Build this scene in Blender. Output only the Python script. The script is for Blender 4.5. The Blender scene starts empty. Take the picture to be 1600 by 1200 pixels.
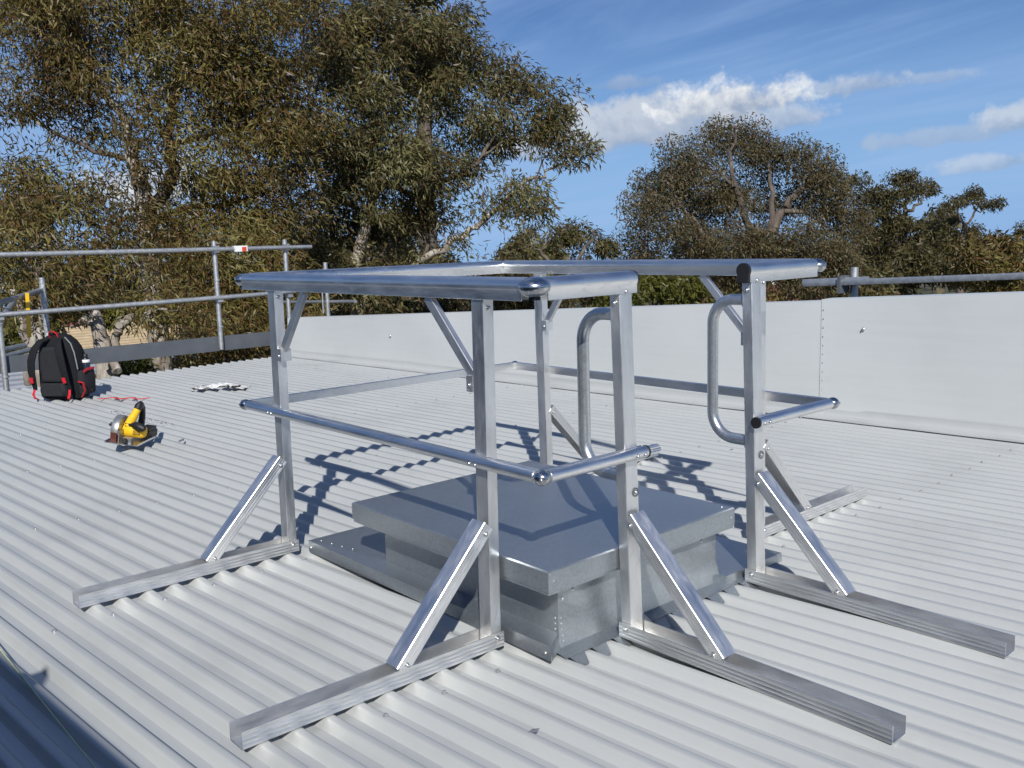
import bpy, math, random
import numpy as np
from mathutils import Matrix, Vector, Quaternion
random.seed(7); RNG = np.random.default_rng(11)
scene = bpy.context.scene
COL = scene.collection
R_ = math.radians

# ------------------------------------------------------------------ frames
# The roof falls 3 degrees towards +X. Things on the roof are laid out in the roof's own
# frame (z = 0 is the top of the ribs) and tilted by TILT; everything else stands plumb.
TILT = Matrix.Rotation(R_(3.03), 4, 'Y')
RIB_ANGLE = R_(4.3)
CAM_POS = Vector((2.3709, -2.2024, 1.1688))
CAM_ROT = Matrix(((0.65929931, -0.09429229, 0.74594463),
                  (0.75126149, 0.12286597, -0.64846752),
                  (-0.03050573, 0.98793366, 0.15184362)))
FOCAL = 1461.77            # in pixels of a 1600 wide picture

# ------------------------------------------------------------------ camera
cam = bpy.data.cameras.new('camera')
cam.sensor_width = 36.0; cam.lens = FOCAL / 1600 * 36
cam.clip_start = 0.05; cam.clip_end = 6000
camo = bpy.data.objects.new('camera', cam); COL.objects.link(camo)
CAM_M = TILT @ (Matrix.Translation(CAM_POS) @ CAM_ROT.to_4x4())
camo.matrix_world = CAM_M
scene.camera = camo

# ------------------------------------------------------------------ sun and sky
SUN = (TILT.to_3x3() @ Vector((1.15, -0.87, 1.07))).normalized()
SUN_EL = math.asin(SUN.z); SUN_AZ = math.atan2(SUN.x, SUN.y)
sun = bpy.data.lights.new('sun', 'SUN'); sun.energy = 5.0; sun.angle = R_(0.53); sun.color = (1.0, 0.965, 0.91)
suno = bpy.data.objects.new('sun', sun); COL.objects.link(suno)
suno.rotation_euler = (-SUN).to_track_quat('-Z', 'Y').to_euler(); suno.location = (8, -8, 14)
scene.view_settings.view_transform = 'Standard'; scene.view_settings.look = 'None'
scene.view_settings.exposure = 0.0; scene.view_settings.gamma = 1.0
scene.view_settings.use_curve_mapping = False
scene.cycles.use_denoising = True
scene.cycles.max_bounces = 8; scene.cycles.sample_clamp_indirect = 6.0
scene.cycles.transparent_max_bounces = 8

world = bpy.data.worlds.new('World'); scene.world = world; world.use_nodes = True
world.cycles.sampling_method = 'MANUAL'; world.cycles.sample_map_resolution = 256
wt = world.node_tree; wt.nodes.clear()
class NB:
    """small node-building helper"""
    def __init__(s, tree): s.t = tree
    def n(s, typ, **kw):
        nd = s.t.nodes.new(typ)
        for k, v in kw.items(): setattr(nd, k, v)
        return nd
    def put(s, sock, v):
        if isinstance(v, bpy.types.NodeSocket): s.t.links.new(v, sock)
        else: sock.default_value = v
    def m(s, op, a, b=0.0, c=0.0, clamp=False):
        nd = s.n('ShaderNodeMath', operation=op, use_clamp=clamp)
        for i, v in enumerate((a, b, c)): s.put(nd.inputs[i], v)
        return nd.outputs[0]
    def dot(s, a, b):
        nd = s.n('ShaderNodeVectorMath', operation='DOT_PRODUCT'); s.put(nd.inputs[0], a); s.put(nd.inputs[1], b); return nd.outputs['Value']
    def mapping(s, v, scale=(1, 1, 1), loc=(0, 0, 0), rot=(0, 0, 0)):
        nd = s.n('ShaderNodeMapping'); s.put(nd.inputs['Vector'], v)
        nd.inputs['Scale'].default_value = scale; nd.inputs['Location'].default_value = loc; nd.inputs['Rotation'].default_value = rot
        return nd.outputs[0]
    def noise(s, v, scale, detail=4, rough=.55, dist=0.0):
        nd = s.n('ShaderNodeTexNoise'); s.put(nd.inputs['Vector'], v); nd.inputs['Scale'].default_value = scale
        nd.inputs['Detail'].default_value = detail; nd.inputs['Roughness'].default_value = rough; nd.inputs['Distortion'].default_value = dist
        return nd.outputs['Fac']
    def voro(s, v, scale, out='Color', feature='F1'):
        nd = s.n('ShaderNodeTexVoronoi', feature=feature); s.put(nd.inputs['Vector'], v); nd.inputs['Scale'].default_value = scale
        return nd.outputs[out]
    def ramp(s, f, stops, interp='LINEAR'):
        nd = s.n('ShaderNodeValToRGB'); s.put(nd.inputs[0], f); cr = nd.color_ramp; cr.interpolation = interp
        while len(cr.elements) < len(stops): cr.elements.new(0.5)
        for e, (p, c) in zip(cr.elements, stops):
            e.position = p; e.color = (*c, 1) if len(c) == 3 else c
        return nd.outputs[0]
    def rng(s, f, a, b, c=0.0, d=1.0, smooth=False):
        nd = s.n('ShaderNodeMapRange', interpolation_type='SMOOTHSTEP' if smooth else 'LINEAR')
        s.put(nd.inputs[0], f)
        for i, v in enumerate((a, b, c, d)): s.put(nd.inputs[i + 1], v)
        return nd.outputs[0]
    def mix(s, f, a, b, typ='MIX'):
        nd = s.n('ShaderNodeMix', data_type='RGBA', blend_type=typ)
        s.put(nd.inputs[0], f)
        for i, v in ((6, a), (7, b)):
            s.put(nd.inputs[i], (*v, 1) if isinstance(v, tuple) and len(v) == 3 else v)
        return nd.outputs[2]
    def bump(s, h, strength, dist=0.01):
        nd = s.n('ShaderNodeBump'); s.put(nd.inputs['Height'], h); nd.inputs['Strength'].default_value = strength
        nd.inputs['Distance'].default_value = dist; return nd.outputs[0]

def pix_dir(px, py):
    return (CAM_M.to_3x3() @ Vector(((px - 800) / FOCAL, -(py - 600) / FOCAL, -1.0))).normalized()
def at(px, py, depth):
    """point seen at a pixel of the photograph, depth metres out along the view axis"""
    return CAM_M @ Vector(((px - 800) / FOCAL * depth, -(py - 600) / FOCAL * depth, -depth))

w = NB(wt)
sky = w.n('ShaderNodeTexSky', sky_type='NISHITA', sun_disc=False)
sky.sun_elevation = SUN_EL; sky.sun_rotation = SUN_AZ
sky.air_density = 1.0; sky.dust_density = 0.0; sky.ozone_density = 3.0; sky.altitude = 0
tc = w.n('ShaderNodeTexCoord'); D = tc.outputs['Generated']
sep = w.n('ShaderNodeSeparateXYZ'); w.put(sep.inputs[0], D)
# cloud deck coordinates: direction divided by height
zc = w.m('MAXIMUM', sep.outputs[2], 0.02)
cmb = w.n('ShaderNodeCombineXYZ'); w.put(cmb.inputs[0], w.m('DIVIDE', sep.outputs[0], w.m('ADD', zc, .12))); w.put(cmb.inputs[1], w.m('DIVIDE', sep.outputs[1], w.m('ADD', zc, .12)))
deck = cmb.outputs[0]
above = w.rng(sep.outputs[2], 0.0, 0.06, smooth=True)
# thin streaky high cloud
ci = w.noise(w.mapping(deck, (0.55, 1.9, 1), rot=(0, 0, R_(35))), 1.0, 7, .6, .6)
cirrus = w.m('MULTIPLY', w.rng(ci, 0.36, 0.75, 0.0, 0.50, smooth=True), above)
nz = w.noise(D, 20.0, 6, .6, .3)           # billows
nz2 = w.noise(D, 62.0, 4, .6, 0)
bil = w.m('ADD', w.m('MULTIPLY', w.m('SUBTRACT', nz, .5), 1.5), w.m('MULTIPLY', w.m('SUBTRACT', nz2, .5), .7))
mask = None; top = None
CLOUDS = [(1140, 166, 110, 42, 1.0, 1.0), (1015, 196, 130, 50, .88, .5), (1215, 187, 70, 24, .7, .6), (1340, 133, 70, 18, .6, .7), (1462, 122, 45, 10, .35, .5), (1490, 212, 110, 16, .45, .3),
          (1590, 190, 60, 22, .7, .6), (822, 233, 48, 22, .85, .8), (1560, 255, 65, 14, .5, .6), (235, 300, 80, 55, .9, .8), (975, 133, 55, 13, .45, .2)]
for (px, py, rx, ry, amt, wh) in CLOUDS:
    c = pix_dir(px, py); up = Vector((0, 0, 1)); r = c.cross(up).normalized(); u = r.cross(c).normalized()
    k = 1.0
    cd = w.m('MAXIMUM', w.dot(D, tuple(c)), 0.05)
    a = w.m('DIVIDE', w.m('DIVIDE', w.dot(D, tuple(r)), cd), rx / FOCAL)
    b = w.m('DIVIDE', w.m('DIVIDE', w.dot(D, tuple(u)), cd), ry / FOCAL)
    bl = w.m('MULTIPLY', b, w.rng(b, -0.2, 0.2, 1.5, 1.0))     # flat bases
    d = w.m('SQRT', w.m('ADD', w.m('MULTIPLY', a, a), w.m('MULTIPLY', bl, bl)))
    front = w.rng(w.dot(D, tuple(c)), 0.1, 0.3)
    al = w.m('MULTIPLY', w.m('MULTIPLY', w.rng(w.m('ADD', w.m('SUBTRACT', 1.0, d), w.m('MULTIPLY', bil, 1.5)), -0.22, 0.48, smooth=True), amt), front)
    tp = w.m('MULTIPLY', w.m('MULTIPLY', al, wh), w.rng(w.m('ADD', b, w.m('MULTIPLY', bil, 2.4)), -0.55, 0.75))
    if mask is None: mask, top = al, tp
    else: mask = w.m('MAXIMUM', mask, al); top = w.m('MAXIMUM', top, tp)
# the same kind of cloud scattered over the rest of the sky
far = w.noise(deck, 1.15, 6, .55, .3)
notfront = w.rng(w.dot(D, tuple(pix_dir(800, 250))), 0.62, 0.80, 1.0, 0.0, smooth=True)
gen = w.m('MULTIPLY', w.m('MULTIPLY', w.rng(far, 0.56, 0.68, 0, .85, smooth=True), above), notfront)
mask = w.m('MAXIMUM', mask, gen); top = w.m('MAXIMUM', top, w.m('MULTIPLY', gen, .7))
SK = 0.075
ccol = w.mix(w.m('DIVIDE', top, w.m('MAXIMUM', mask, .02), clamp=True), (0.33 / SK, 0.41 / SK, 0.55 / SK), (0.86 / SK, 0.88 / SK, 0.90 / SK))
hsv = w.n('ShaderNodeHueSaturation'); hsv.inputs['Hue'].default_value = .515; hsv.inputs['Saturation'].default_value = 1.25; hsv.inputs['Value'].default_value = 1.04; w.put(hsv.inputs['Color'], sky.outputs[0])
hz = w.rng(sep.outputs[2], 0.0, 0.30, .92, 0.0, smooth=True)      # pale blue air towards the horizon, all the way round
skyb = w.mix(hz, hsv.outputs[0], (0.23 / SK, 0.43 / SK, 0.79 / SK))
skyc = w.mix(cirrus, skyb, (0.36 / SK, 0.52 / SK, 0.82 / SK))
skyc = w.mix(mask, skyc, ccol)
bg = w.n('ShaderNodeBackground'); w.put(bg.inputs['Color'], skyc); bg.inputs['Strength'].default_value = SK
wo = w.n('ShaderNodeOutputWorld'); wt.links.new(bg.outputs[0], wo.inputs[0])

# ------------------------------------------------------------------ materials
MATS = {}
def mat(name, build):
    if name in MATS: return MATS[name]
    m = bpy.data.materials.new(name); m.use_nodes = True
    b = NB(m.node_tree); p = m.node_tree.nodes['Principled BSDF']
    build(b, p); MATS[name] = m
    return m
def objc(b): return b.n('ShaderNodeTexCoord').outputs['Object']
def plain(name, col, rough=.5, metal=0.0, var=.12, scale=30, spec=.5, bumpk=0.0):
    def f(b, p):
        n = b.noise(objc(b), scale, 5)
        c0 = tuple(x * (1 - var) for x in col); c1 = tuple(min(1, x * (1 + var)) for x in col)
        b.put(p.inputs['Base Color'], b.ramp(n, [(.3, c0), (.7, c1)]))
        b.put(p.inputs['Roughness'], b.rng(n, .3, .7, rough * .85, min(1, rough * 1.15)))
        p.inputs['Metallic'].default_value = metal; p.inputs['Specular IOR Level'].default_value = spec
        if bumpk: b.put(p.inputs['Normal'], b.bump(b.noise(objc(b), scale * 3, 4), bumpk, .004))
    return mat(name, f)
def alu_f(base, r0, r1, streak):
    def f(b, p):
        o = objc(b)
        fine = b.noise(b.mapping(o, (420, 420, 3)), 1.0, 3, .6)       # extrusion / brushing lines run along each piece
        broad = b.noise(b.mapping(o, (22, 22, 5)), 1.0, 4, .6)
        smear = b.noise(b.mapping(o, (40, 40, 14)), 1.0, 6, .7, 1.2)
        b.put(p.inputs['Base Color'], b.mix(b.rng(smear, .56, .72, 0, .5), b.mix(b.rng(broad, .3, .72), tuple(x * .82 for x in base), base), tuple(x * .62 for x in base)))
        p.inputs['Metallic'].default_value = 1.0
        b.put(p.inputs['Roughness'], b.m('ADD', b.m('ADD', b.rng(broad, .3, .7, r0, r1), b.rng(smear, .5, .75, 0, .14)), b.m('MULTIPLY', b.m('SUBTRACT', fine, .5), .07)))
        b.put(p.inputs['Normal'], b.bump(b.m('ADD', b.m('MULTIPLY', fine, .5), b.m('MULTIPLY', broad, .6)), streak, .0004))
        p.inputs['Anisotropic'].default_value = .3
    return f
M_ALU = mat('aluminium_mill', alu_f((.87, .87, .86), .34, .52, .22))
M_RAIL = mat('aluminium_rail', alu_f((.88, .88, .87), .30, .46, .16))
M_CAST = mat('zinc_cast', alu_f((.55, .56, .56), .14, .26, .10))
def gal_f(base, rough, sc, metal=.9):
    def f(b, p):
        o = objc(b)
        v = b.n('ShaderNodeTexVoronoi'); b.put(v.inputs['Vector'], o); v.inputs['Scale'].default_value = sc
        g = b.n('ShaderNodeSeparateColor'); b.put(g.inputs[0], v.outputs['Color'])
        n = b.noise(o, 6, 5, .6)
        k = b.m('ADD', b.m('MULTIPLY', g.outputs[0], .45), b.m('MULTIPLY', n, .55))
        b.put(p.inputs['Base Color'], b.ramp(k, [(.2, tuple(x * .87 for x in base)), (.85, tuple(min(1, x * 1.10) for x in base))]))
        p.inputs['Metallic'].default_value = metal
        b.put(p.inputs['Roughness'], b.rng(k, .2, .9, rough * .92, rough * 1.12))
        b.put(p.inputs['Normal'], b.bump(b.noise(o, 14, 4), .06, .004))
    return f
M_GAL = mat('galvanised_sheet', gal_f((.345, .38, .41), .36, 150, .78))
M_GALT = mat('galvanised_tube', gal_f((.58, .60, .61), .33, 160))
M_SCAF = mat('scaffold_steel', gal_f((.50, .51, .51), .55, 40))
def paint_f(base, rough, dust):
    def f(b, p):
        o = objc(b)
        n = b.noise(o, 1.3, 6, .62); s = b.noise(b.mapping(o, (1.2, 30, 30)), 1.0, 4, .6); sp = b.noise(o, 160, 3, .7)
        k = b.m('ADD', b.m('MULTIPLY', n, .65), b.m('MULTIPLY', s, .35))
        c = b.ramp(k, [(.30, tuple(x * (1 - dust) for x in base)), (.5, base), (.75, tuple(min(1, x * 1.04) for x in base))])
        specks = b.rng(sp, .735, .78, 0, .45)
        b.put(p.inputs['Base Color'], b.mix(specks, c, (.26, .25, .23)))
        b.put(p.inputs['Roughness'], b.rng(n, .3, .7, rough * .85, rough * 1.2))
        p.inputs['Specular IOR Level'].default_value = .5
        b.put(p.inputs['Normal'], b.bump(b.noise(o, 9, 3), .05, .004))
    return f
M_ROOF = mat('roof_paint', paint_f((.405, .420, .416), .38, .16))
M_WALL = mat('wall_paint', paint_f((.53, .55, .545), .45, .07))
M_CLAD = plain('charcoal_cladding', (.06, .065, .07), .6)
M_BLACK = plain('black_rubber', (.012, .012, .013), .5)
M_DARKSTEEL = plain('toe_board_grey', (.085, .095, .11), .55, 0, .1, 8)
M_SCREW = plain('screw_steel', (.62, .63, .62), .35, .8)
M_VOID = plain('dark_foam', (.02, .02, .022), .9)
M_FABRIC = plain('black_fabric', (.011, .012, .014), .85, 0, .35, 60, .2, .5)
M_FABRIC2 = plain('charcoal_padding', (.022, .023, .026), .9, 0, .3, 90, .2, .6)
M_RED = plain('red_webbing', (.52, .018, .03), .6, 0, .2, 60, .3)
M_GREY = plain('grey_piping', (.22, .24, .24), .6)
M_WHITE = plain('white_plastic', (.75, .75, .73), .45)
M_YEL = plain('yellow_plastic', (.80, .48, .015), .38, 0, .06, 20)
M_SAWGREY = plain('cast_magnesium', (.36, .36, .36), .38, .7)
M_SAWRED = plain('rust_brown_steel', (.10, .028, .02), .5, .3)
M_STEEL = plain('bright_steel', (.70, .70, .69), .3, 1.0)
M_BARKG = mat('gum_bark', lambda b, p: (b.put(p.inputs['Base Color'], b.ramp(b.noise(b.mapping(objc(b), (3, 3, .8)), 1.6, 7, .65, .6), [(.32, (.10, .075, .055)), (.47, (.25, .215, .175)), (.66, (.50, .46, .40))])),
              p.inputs['Roughness'].__setattr__('default_value', .85), b.put(p.inputs['Normal'], b.bump(b.noise(objc(b), 12, 6), .6, .03))))
M_BARKD = mat('dark_bark', lambda b, p: (b.put(p.inputs['Base Color'], b.ramp(b.noise(b.mapping(objc(b), (3, 3, .8)), 1.6, 7, .65, .6), [(.32, (.045, .035, .028)), (.55, (.12, .095, .075)), (.75, (.26, .23, .20))])),
              p.inputs['Roughness'].__setattr__('default_value', .9), b.put(p.inputs['Normal'], b.bump(b.noise(objc(b), 12, 6), .6, .03))))
def leaf_mat(name, cols, patch=.8):
    m = bpy.data.materials.new(name); m.use_nodes = True; t = m.node_tree; b = NB(t); p = t.nodes['Principled BSDF']
    rnd = b.n('ShaderNodeNewGeometry').outputs['Random Per Island']
    nz = b.noise(objc(b), patch, 3, .6)
    k = b.m('ADD', b.m('MULTIPLY', rnd, .48), b.m('MULTIPLY', b.rng(nz, .33, .67), .52))
    n = len(cols)
    c = b.ramp(k, [(.08 + .84 * i / (n - 1), col) for i, col in enumerate(cols)])
    b.put(p.inputs['Base Color'], c); p.inputs['Roughness'].default_value = .45; p.inputs['Specular IOR Level'].default_value = .35
    tr = b.n('ShaderNodeBsdfTranslucent'); b.put(tr.inputs[0], c)
    mx = b.n('ShaderNodeMixShader'); mx.inputs[0].default_value = .28
    t.links.new(p.outputs[0], mx.inputs[1]); t.links.new(tr.outputs[0], mx.inputs[2])
    t.links.new(mx.outputs[0], t.nodes['Material Output'].inputs[0]); return m
L_GUM = leaf_mat('gum_leaves', [(0.043, 0.043, 0.015), (0.095, 0.081, 0.026), (0.153, 0.081, 0.030), (0.124, 0.120, 0.035), (0.219, 0.176, 0.044), (0.219, 0.198, 0.093)])
L_GUM2 = leaf_mat('gum_leaves_grey', [(0.042, 0.047, 0.020), (0.085, 0.083, 0.031), (0.131, 0.081, 0.035), (0.113, 0.122, 0.046), (0.181, 0.162, 0.062), (0.241, 0.226, 0.124)])
L_RED = leaf_mat('gum_leaves_rusty', [(0.043, 0.046, 0.022), (0.094, 0.081, 0.038), (0.134, 0.081, 0.042), (0.099, 0.108, 0.046), (0.148, 0.111, 0.057), (0.189, 0.171, 0.106)])
L_GREEN = leaf_mat('shrub_leaves', [(0.043, 0.048, 0.012), (0.080, 0.087, 0.017), (0.124, 0.123, 0.022), (0.176, 0.148, 0.030)])
L_DARK = leaf_mat('far_leaves', [(0.043, 0.047, 0.017), (0.080, 0.074, 0.026), (0.113, 0.087, 0.037), (0.131, 0.116, 0.049)], .02)

# ------------------------------------------------------------------ object helpers
XF = TILT; FR = {}
def link(o, parent=None, B=None):
    B = B or Matrix.Identity(4)
    COL.objects.link(o); FR[o] = B
    if parent is None: o.matrix_basis = XF @ B
    else:
        o.parent = parent; o.matrix_parent_inverse = FR[parent].inverted(); o.matrix_basis = B
    return o
def tag(o, label=None, cat=None, group=None, kind=None):
    for k, v in (('label', label), ('category', cat), ('group', group), ('kind', kind)):
        if v: o[k] = v
    return o
def thing(name, base, label, cat, group=None, kind=None):
    o = bpy.data.objects.new(name, None); o.empty_display_size = .2
    link(o, None, Matrix.Translation(base)); return tag(o, label, cat, group, kind)
def mesh_data(name, V, F, m, smooth=None):
    me = bpy.data.meshes.new(name); me.from_pydata([tuple(v) for v in V], [], F); me.update()
    if isinstance(m, (list, tuple)):
        for q in m: me.materials.append(q)
    else: me.materials.append(m)
    if smooth is not None:
        me.polygons.foreach_set('use_smooth', [True] * len(me.polygons)); me.set_sharp_from_angle(angle=R_(smooth))
    return me
def ob(name, me, parent=None, B=None): return link(bpy.data.objects.new(name, me), parent, B)
class MB:
    """collects shapes for one mesh"""
    def __init__(s): s.V = []; s.F = []
    def add(s, V, F):
        n = len(s.V); s.V += [tuple(v) for v in V]; s.F += [tuple(i + n for i in f) for f in F]; return s
    def box(s, a, b, c=0.0):
        (x0, y0, z0), (x1, y1, z1) = a, b
        return s.hexa([(x0, y0, z0), (x1, y0, z0), (x1, y1, z0), (x0, y1, z0), (x0, y0, z1), (x1, y0, z1), (x1, y1, z1), (x0, y1, z1)])
    def hexa(s, V): return s.add(V, [(3, 2, 1, 0), (4, 5, 6, 7), (0, 1, 5, 4), (1, 2, 6, 5), (2, 3, 7, 6), (3, 0, 4, 7)])
    def prism(s, prof, p0, p1, up=(0, 0, 1), caps=True):
        B, L = frame(p0, p1, up); n = len(prof)
        V = [B @ Vector((x, y, 0)) for x, y in prof] + [B @ Vector((x, y, L)) for x, y in prof]
        F = [(i, (i + 1) % n, n + (i + 1) % n, n + i) for i in range(n)]
        if caps: F += [tuple(range(n))[::-1], tuple(range(n, 2 * n))]
        return s.add(V, F)
    def tube(s, pts, r, seg=10, cap=True):
        pts = [Vector(p) for p in pts]; rs = r if isinstance(r, (list, tuple)) else [r] * len(pts)
        V = []; F = []; prev = None
        for i, p in enumerate(pts):
            t = (pts[min(i + 1, len(pts) - 1)] - pts[max(i - 1, 0)]).normalized()
            if prev is None:
                x = t.orthogonal().normalized()
            else:
                x = (prev - t * prev.dot(t)); x = x.normalized() if x.length > 1e-6 else t.orthogonal().normalized()
            prev = x; y = t.cross(x)
            V += [p + (x * math.cos(a) + y * math.sin(a)) * rs[i] for a in [2 * math.pi * k / seg for k in range(seg)]]
        for i in range(len(pts) - 1):
            for k in range(seg):
                a = i * seg + k; b = i * seg + (k + 1) % seg; F.append((a, b, b + seg, a + seg))
        if cap: F += [tuple(range(seg))[::-1], tuple(range((len(pts) - 1) * seg, len(pts) * seg))]
        return s.add(V, F)
    def ball(s, c, r, seg=20, rings=12):
        rx, ry, rz = r if isinstance(r, tuple) else (r, r, r); c = Vector(c); V = []; F = []
        for i in range(rings + 1):
            th = math.pi * i / rings
            for k in range(seg):
                a = 2 * math.pi * k / seg; V.append(c + Vector((rx * math.sin(th) * math.cos(a), ry * math.sin(th) * math.sin(a), rz * math.cos(th))))
        for i in range(rings):
            for k in range(seg):
                a = i * seg + k; b = i * seg + (k + 1) % seg; F.append((a, a + seg, b + seg, b))
        return s.add(V, F)
    def lathe(s, prof, c, axis=(0, 0, 1), seg=20):
        B, _ = frame(Vector(c), Vector(c) + Vector(axis), (0, 0, 1) if abs(Vector(axis).normalized().z) < .9 else (1, 0, 0)); n = len(prof); V = []; F = []
        for r, z in prof: V += [B @ Vector((r * math.cos(a), r * math.sin(a), z)) for a in [2 * math.pi * k / seg for k in range(seg)]]
        for i in range(n - 1):
            for k in range(seg):
                a = i * seg + k; b = i * seg + (k + 1) % seg; F.append((a, b, b + seg, a + seg))
        return s.add(V, F)
    def build(s, name, m, parent=None, smooth=None, B=None, local=False):
        if B is not None and not local:
            Bi = B.inverted(); s.V = [tuple(Bi @ Vector(v)) for v in s.V]
        return ob(name, mesh_data(name, s.V, s.F, m, smooth), parent, B)
def frame(p0, p1, up=(0, 0, 1)):
    p0, p1 = Vector(p0), Vector(p1); z = (p1 - p0); L = z.length; z.normalize()
    u = Vector(up); y = (u - z * u.dot(z))
    y = y.normalized() if y.length > 1e-5 else z.orthogonal().normalized()
    x = y.cross(z); B = Matrix((x, y, z)).transposed().to_4x4(); B.translation = p0
    return B, L
def sweep(name, prof, p0, p1, m, parent, up=(0, 0, 1), smooth=30):
    """one extruded piece, its own Z axis along its length, local y towards `up`"""
    B, L = frame(p0, p1, up); n = len(prof)
    V = [(x, y, 0) for x, y in prof] + [(x, y, L) for x, y in prof]
    F = [(i, (i + 1) % n, n + (i + 1) % n, n + i) for i in range(n)] + [tuple(range(n))[::-1], tuple(range(n, 2 * n))]
    return ob(name, mesh_data(name, V, F, m, smooth), parent, B)
def rect(w_, h, r=.003):
    a, b = w_ / 2, h / 2; P = []
    for cx, cy, s0 in ((a - r, b - r, 0), (-a + r, b - r, 90), (-a + r, -b + r, 180), (a - r, -b + r, 270)):
        for k in range(3): t = R_(s0 + 45 * k); P.append((cx + r * math.cos(t), cy + r * math.sin(t)))
    return P
def grooved(w_, h, sides='x', g=.0022, d=.0016, n=3):
    """rectangle with n fine grooves along the faces +-x (sides has 'x') or +-y ('y')"""
    a, b = w_ / 2, h / 2; c = .002; P = []
    def cuts(half):
        out = []; sp = 2 * half / (n + 1)
        for k in range(n):
            q = -half + sp * (k + 1); out.append(q)
        return out
    P.append((a, -b + c))
    if 'x' in sides:
        for q in cuts(b): P += [(a, q - g), (a - d, q), (a, q + g)]
    P += [(a, b - c), (a - c, b)]
    if 'y' in sides:
        for q in reversed(cuts(a)): P += [(q + g, b), (q, b - d), (q - g, b)]
    P += [(-a + c, b), (-a, b - c)]
    if 'x' in sides:
        for q in reversed(cuts(b)): P += [(-a, q + g), (-a + d, q), (-a, q - g)]
    P += [(-a, -b + c), (-a + c, -b)]
    if 'y' in sides:
        for q in cuts(a): P += [(q - g, -b), (q, -b + d), (q + g, -b)]
    P += [(a - c, -b)]
    return P
def channel(w_, h, t=.003, n=3):
    """U section open upwards (+y), origin at the outside bottom, grooves on the outer walls"""
    a = w_ / 2; P = [(a - .002, 0), (a, .002)]
    sp = h / (n + 1)
    for k in range(n): q = sp * (k + 1); P += [(a, q - .0022), (a - .0012, q), (a, q + .0022)]
    P += [(a, h), (a - t, h), (a - t, t), (-a + t, t), (-a + t, h), (-a, h)]
    for k in reversed(range(n)): q = sp * (k + 1); P += [(-a, q + .0022), (-a + .0012, q), (-a, q - .0022)]
    P += [(-a, .002), (-a + .002, 0)]
    return P
BOLT = mesh_data('bolt', *(lambda b: (b.V, b.F))(MB().lathe([(.0001, .0085), (.004, .008), (.0065, .006), (.0078, .002), (.008, .0012), (.0105, .001), (.0108, 0)], (0, 0, 0), (0, 0, 1), 12)), M_STEEL, 40)
def bolt(parent, p, n, s=1.0):
    B, _ = frame(Vector(p), Vector(p) + Vector(n), (0, 0, 1) if abs(n[2]) < .9 else (1, 0, 0))
    return ob('bolt', BOLT, parent, B @ Matrix.Scale(s, 4))

# =================================================================== ROOF
ca, sa = math.cos(RIB_ANGLE), math.sin(RIB_ANGLE)
RIB = Matrix.Rotation(RIB_ANGLE, 4, 'Z')          # s runs along the ribs, t across them
S0, S1 = -6.76, 7.0; T0, T1 = -2.95, 3.20
PITCH = .0891; PH = -1.241 + .004; DEPTH = .024
def rib_profile(t0, t1, lift=0.0, lo=True, hi=True):
    """cross-section points (t, z) of trapezoidal sheeting between two t values"""
    pts = []
    k0 = math.floor((t0 - PH) / PITCH) - 1; k1 = math.ceil((t1 - PH) / PITCH) + 1
    for k in range(k0, k1 + 1):
        c = PH + k * PITCH
        for dt, dz in ((-.0285, -DEPTH), (-.0268, -DEPTH + .0012), (-.0152, -.0052), (-.0125, -.0022), (-.0090, -.0006), (-.0045, 0), (.0045, 0), (.0090, -.0006), (.0125, -.0022), (.0152, -.0052), (.0268, -DEPTH + .0012), (.0285, -DEPTH)):
            pts.append((c + dt, dz + lift))
    return [p for p in pts if t0 <= p[0] <= t1]
roof = tag(MB().box((S0 + .25, T0, -.30), (S1, T1 + .2, -.06)).build('roof', M_VOID, None, None, RIB.copy(), True), kind='structure')
def sheet(c0):
    c1 = c0 + 8 * PITCH
    prof = rib_profile(c0 - .0127, c1 - .0153)
    prof += [(c1 - .0152, -.0032), (c1 - .0125, -.0002), (c1 - .0090, .0014), (c1 - .0045, .0020), (c1 + .0045, .0020), (c1 + .0090, .0014), (c1 + .0127, -.0004), (c1 + .0160, -.0040), (c1 + .0195, -.0095)]
    prof = [(t, z) for t, z in prof if t < T1 + .02]
    n = len(prof); ss = np.linspace(S0 + random.uniform(-.006, .006), S1, 46); V = []; F = []
    ph = random.uniform(0, 9)
    for i, sv in enumerate(ss):
        for t, z in prof:
            pan = 1.0 if z < -.015 else .25
            V.append((sv, t, z + pan * .0011 * math.sin(sv * 3.1 + t * 40 + ph) * math.sin(sv * 1.37 + ph * 2 + t * 9) - .0002))
    for i in range(len(ss) - 1):
        for k in range(n - 1):
            a = i * n + k; F.append((a, a + n, a + n + 1, a + 1))
    me = mesh_data('roof_sheet', V, F, M_ROOF, 33)
    return ob('roof_sheet', me, roof, RIB.copy())
lap = PH - 3 * PITCH
k = -2
while lap + k * 8 * PITCH < T1: 
    sheet(lap + k * 8 * PITCH); k += 1
# roofing screws: rows over the purlins, on every second rib
scr = MB(); scw = MB()
for srow, dr in ((-6.45, .0), (-5.55, .03), (-4.42, .03), (-3.21, .05), (-2.02, .05), (-.78, .06), (.42, .09), (1.62, .09), (2.8, .1), (4.0, .1)):
    for kk in range(-18, 50):
        c = PH + kk * PITCH
        if not (T0 + .1 < c < T1 - .15) or kk % 2: continue
        if -.80 < srow < .70 and -.50 < c < .62: continue
        if random.random() < .06: continue
        sx = srow + dr * (c + 1) * .8 + random.uniform(-.012, .012); cy = c + random.uniform(-.004, .004)
        scr.lathe([(.0084, .0), (.0084, .0016), (.0052, .0022), (.0050, .0062), (.0034, .0072), (.0001, .0074)], (sx, cy, .0), (random.uniform(-.08, .08), random.uniform(-.08, .08), 1), 8)
tag(scr.build('screws', M_SCREW, roof, 40, RIB.copy(), True), kind='stuff')

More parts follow.
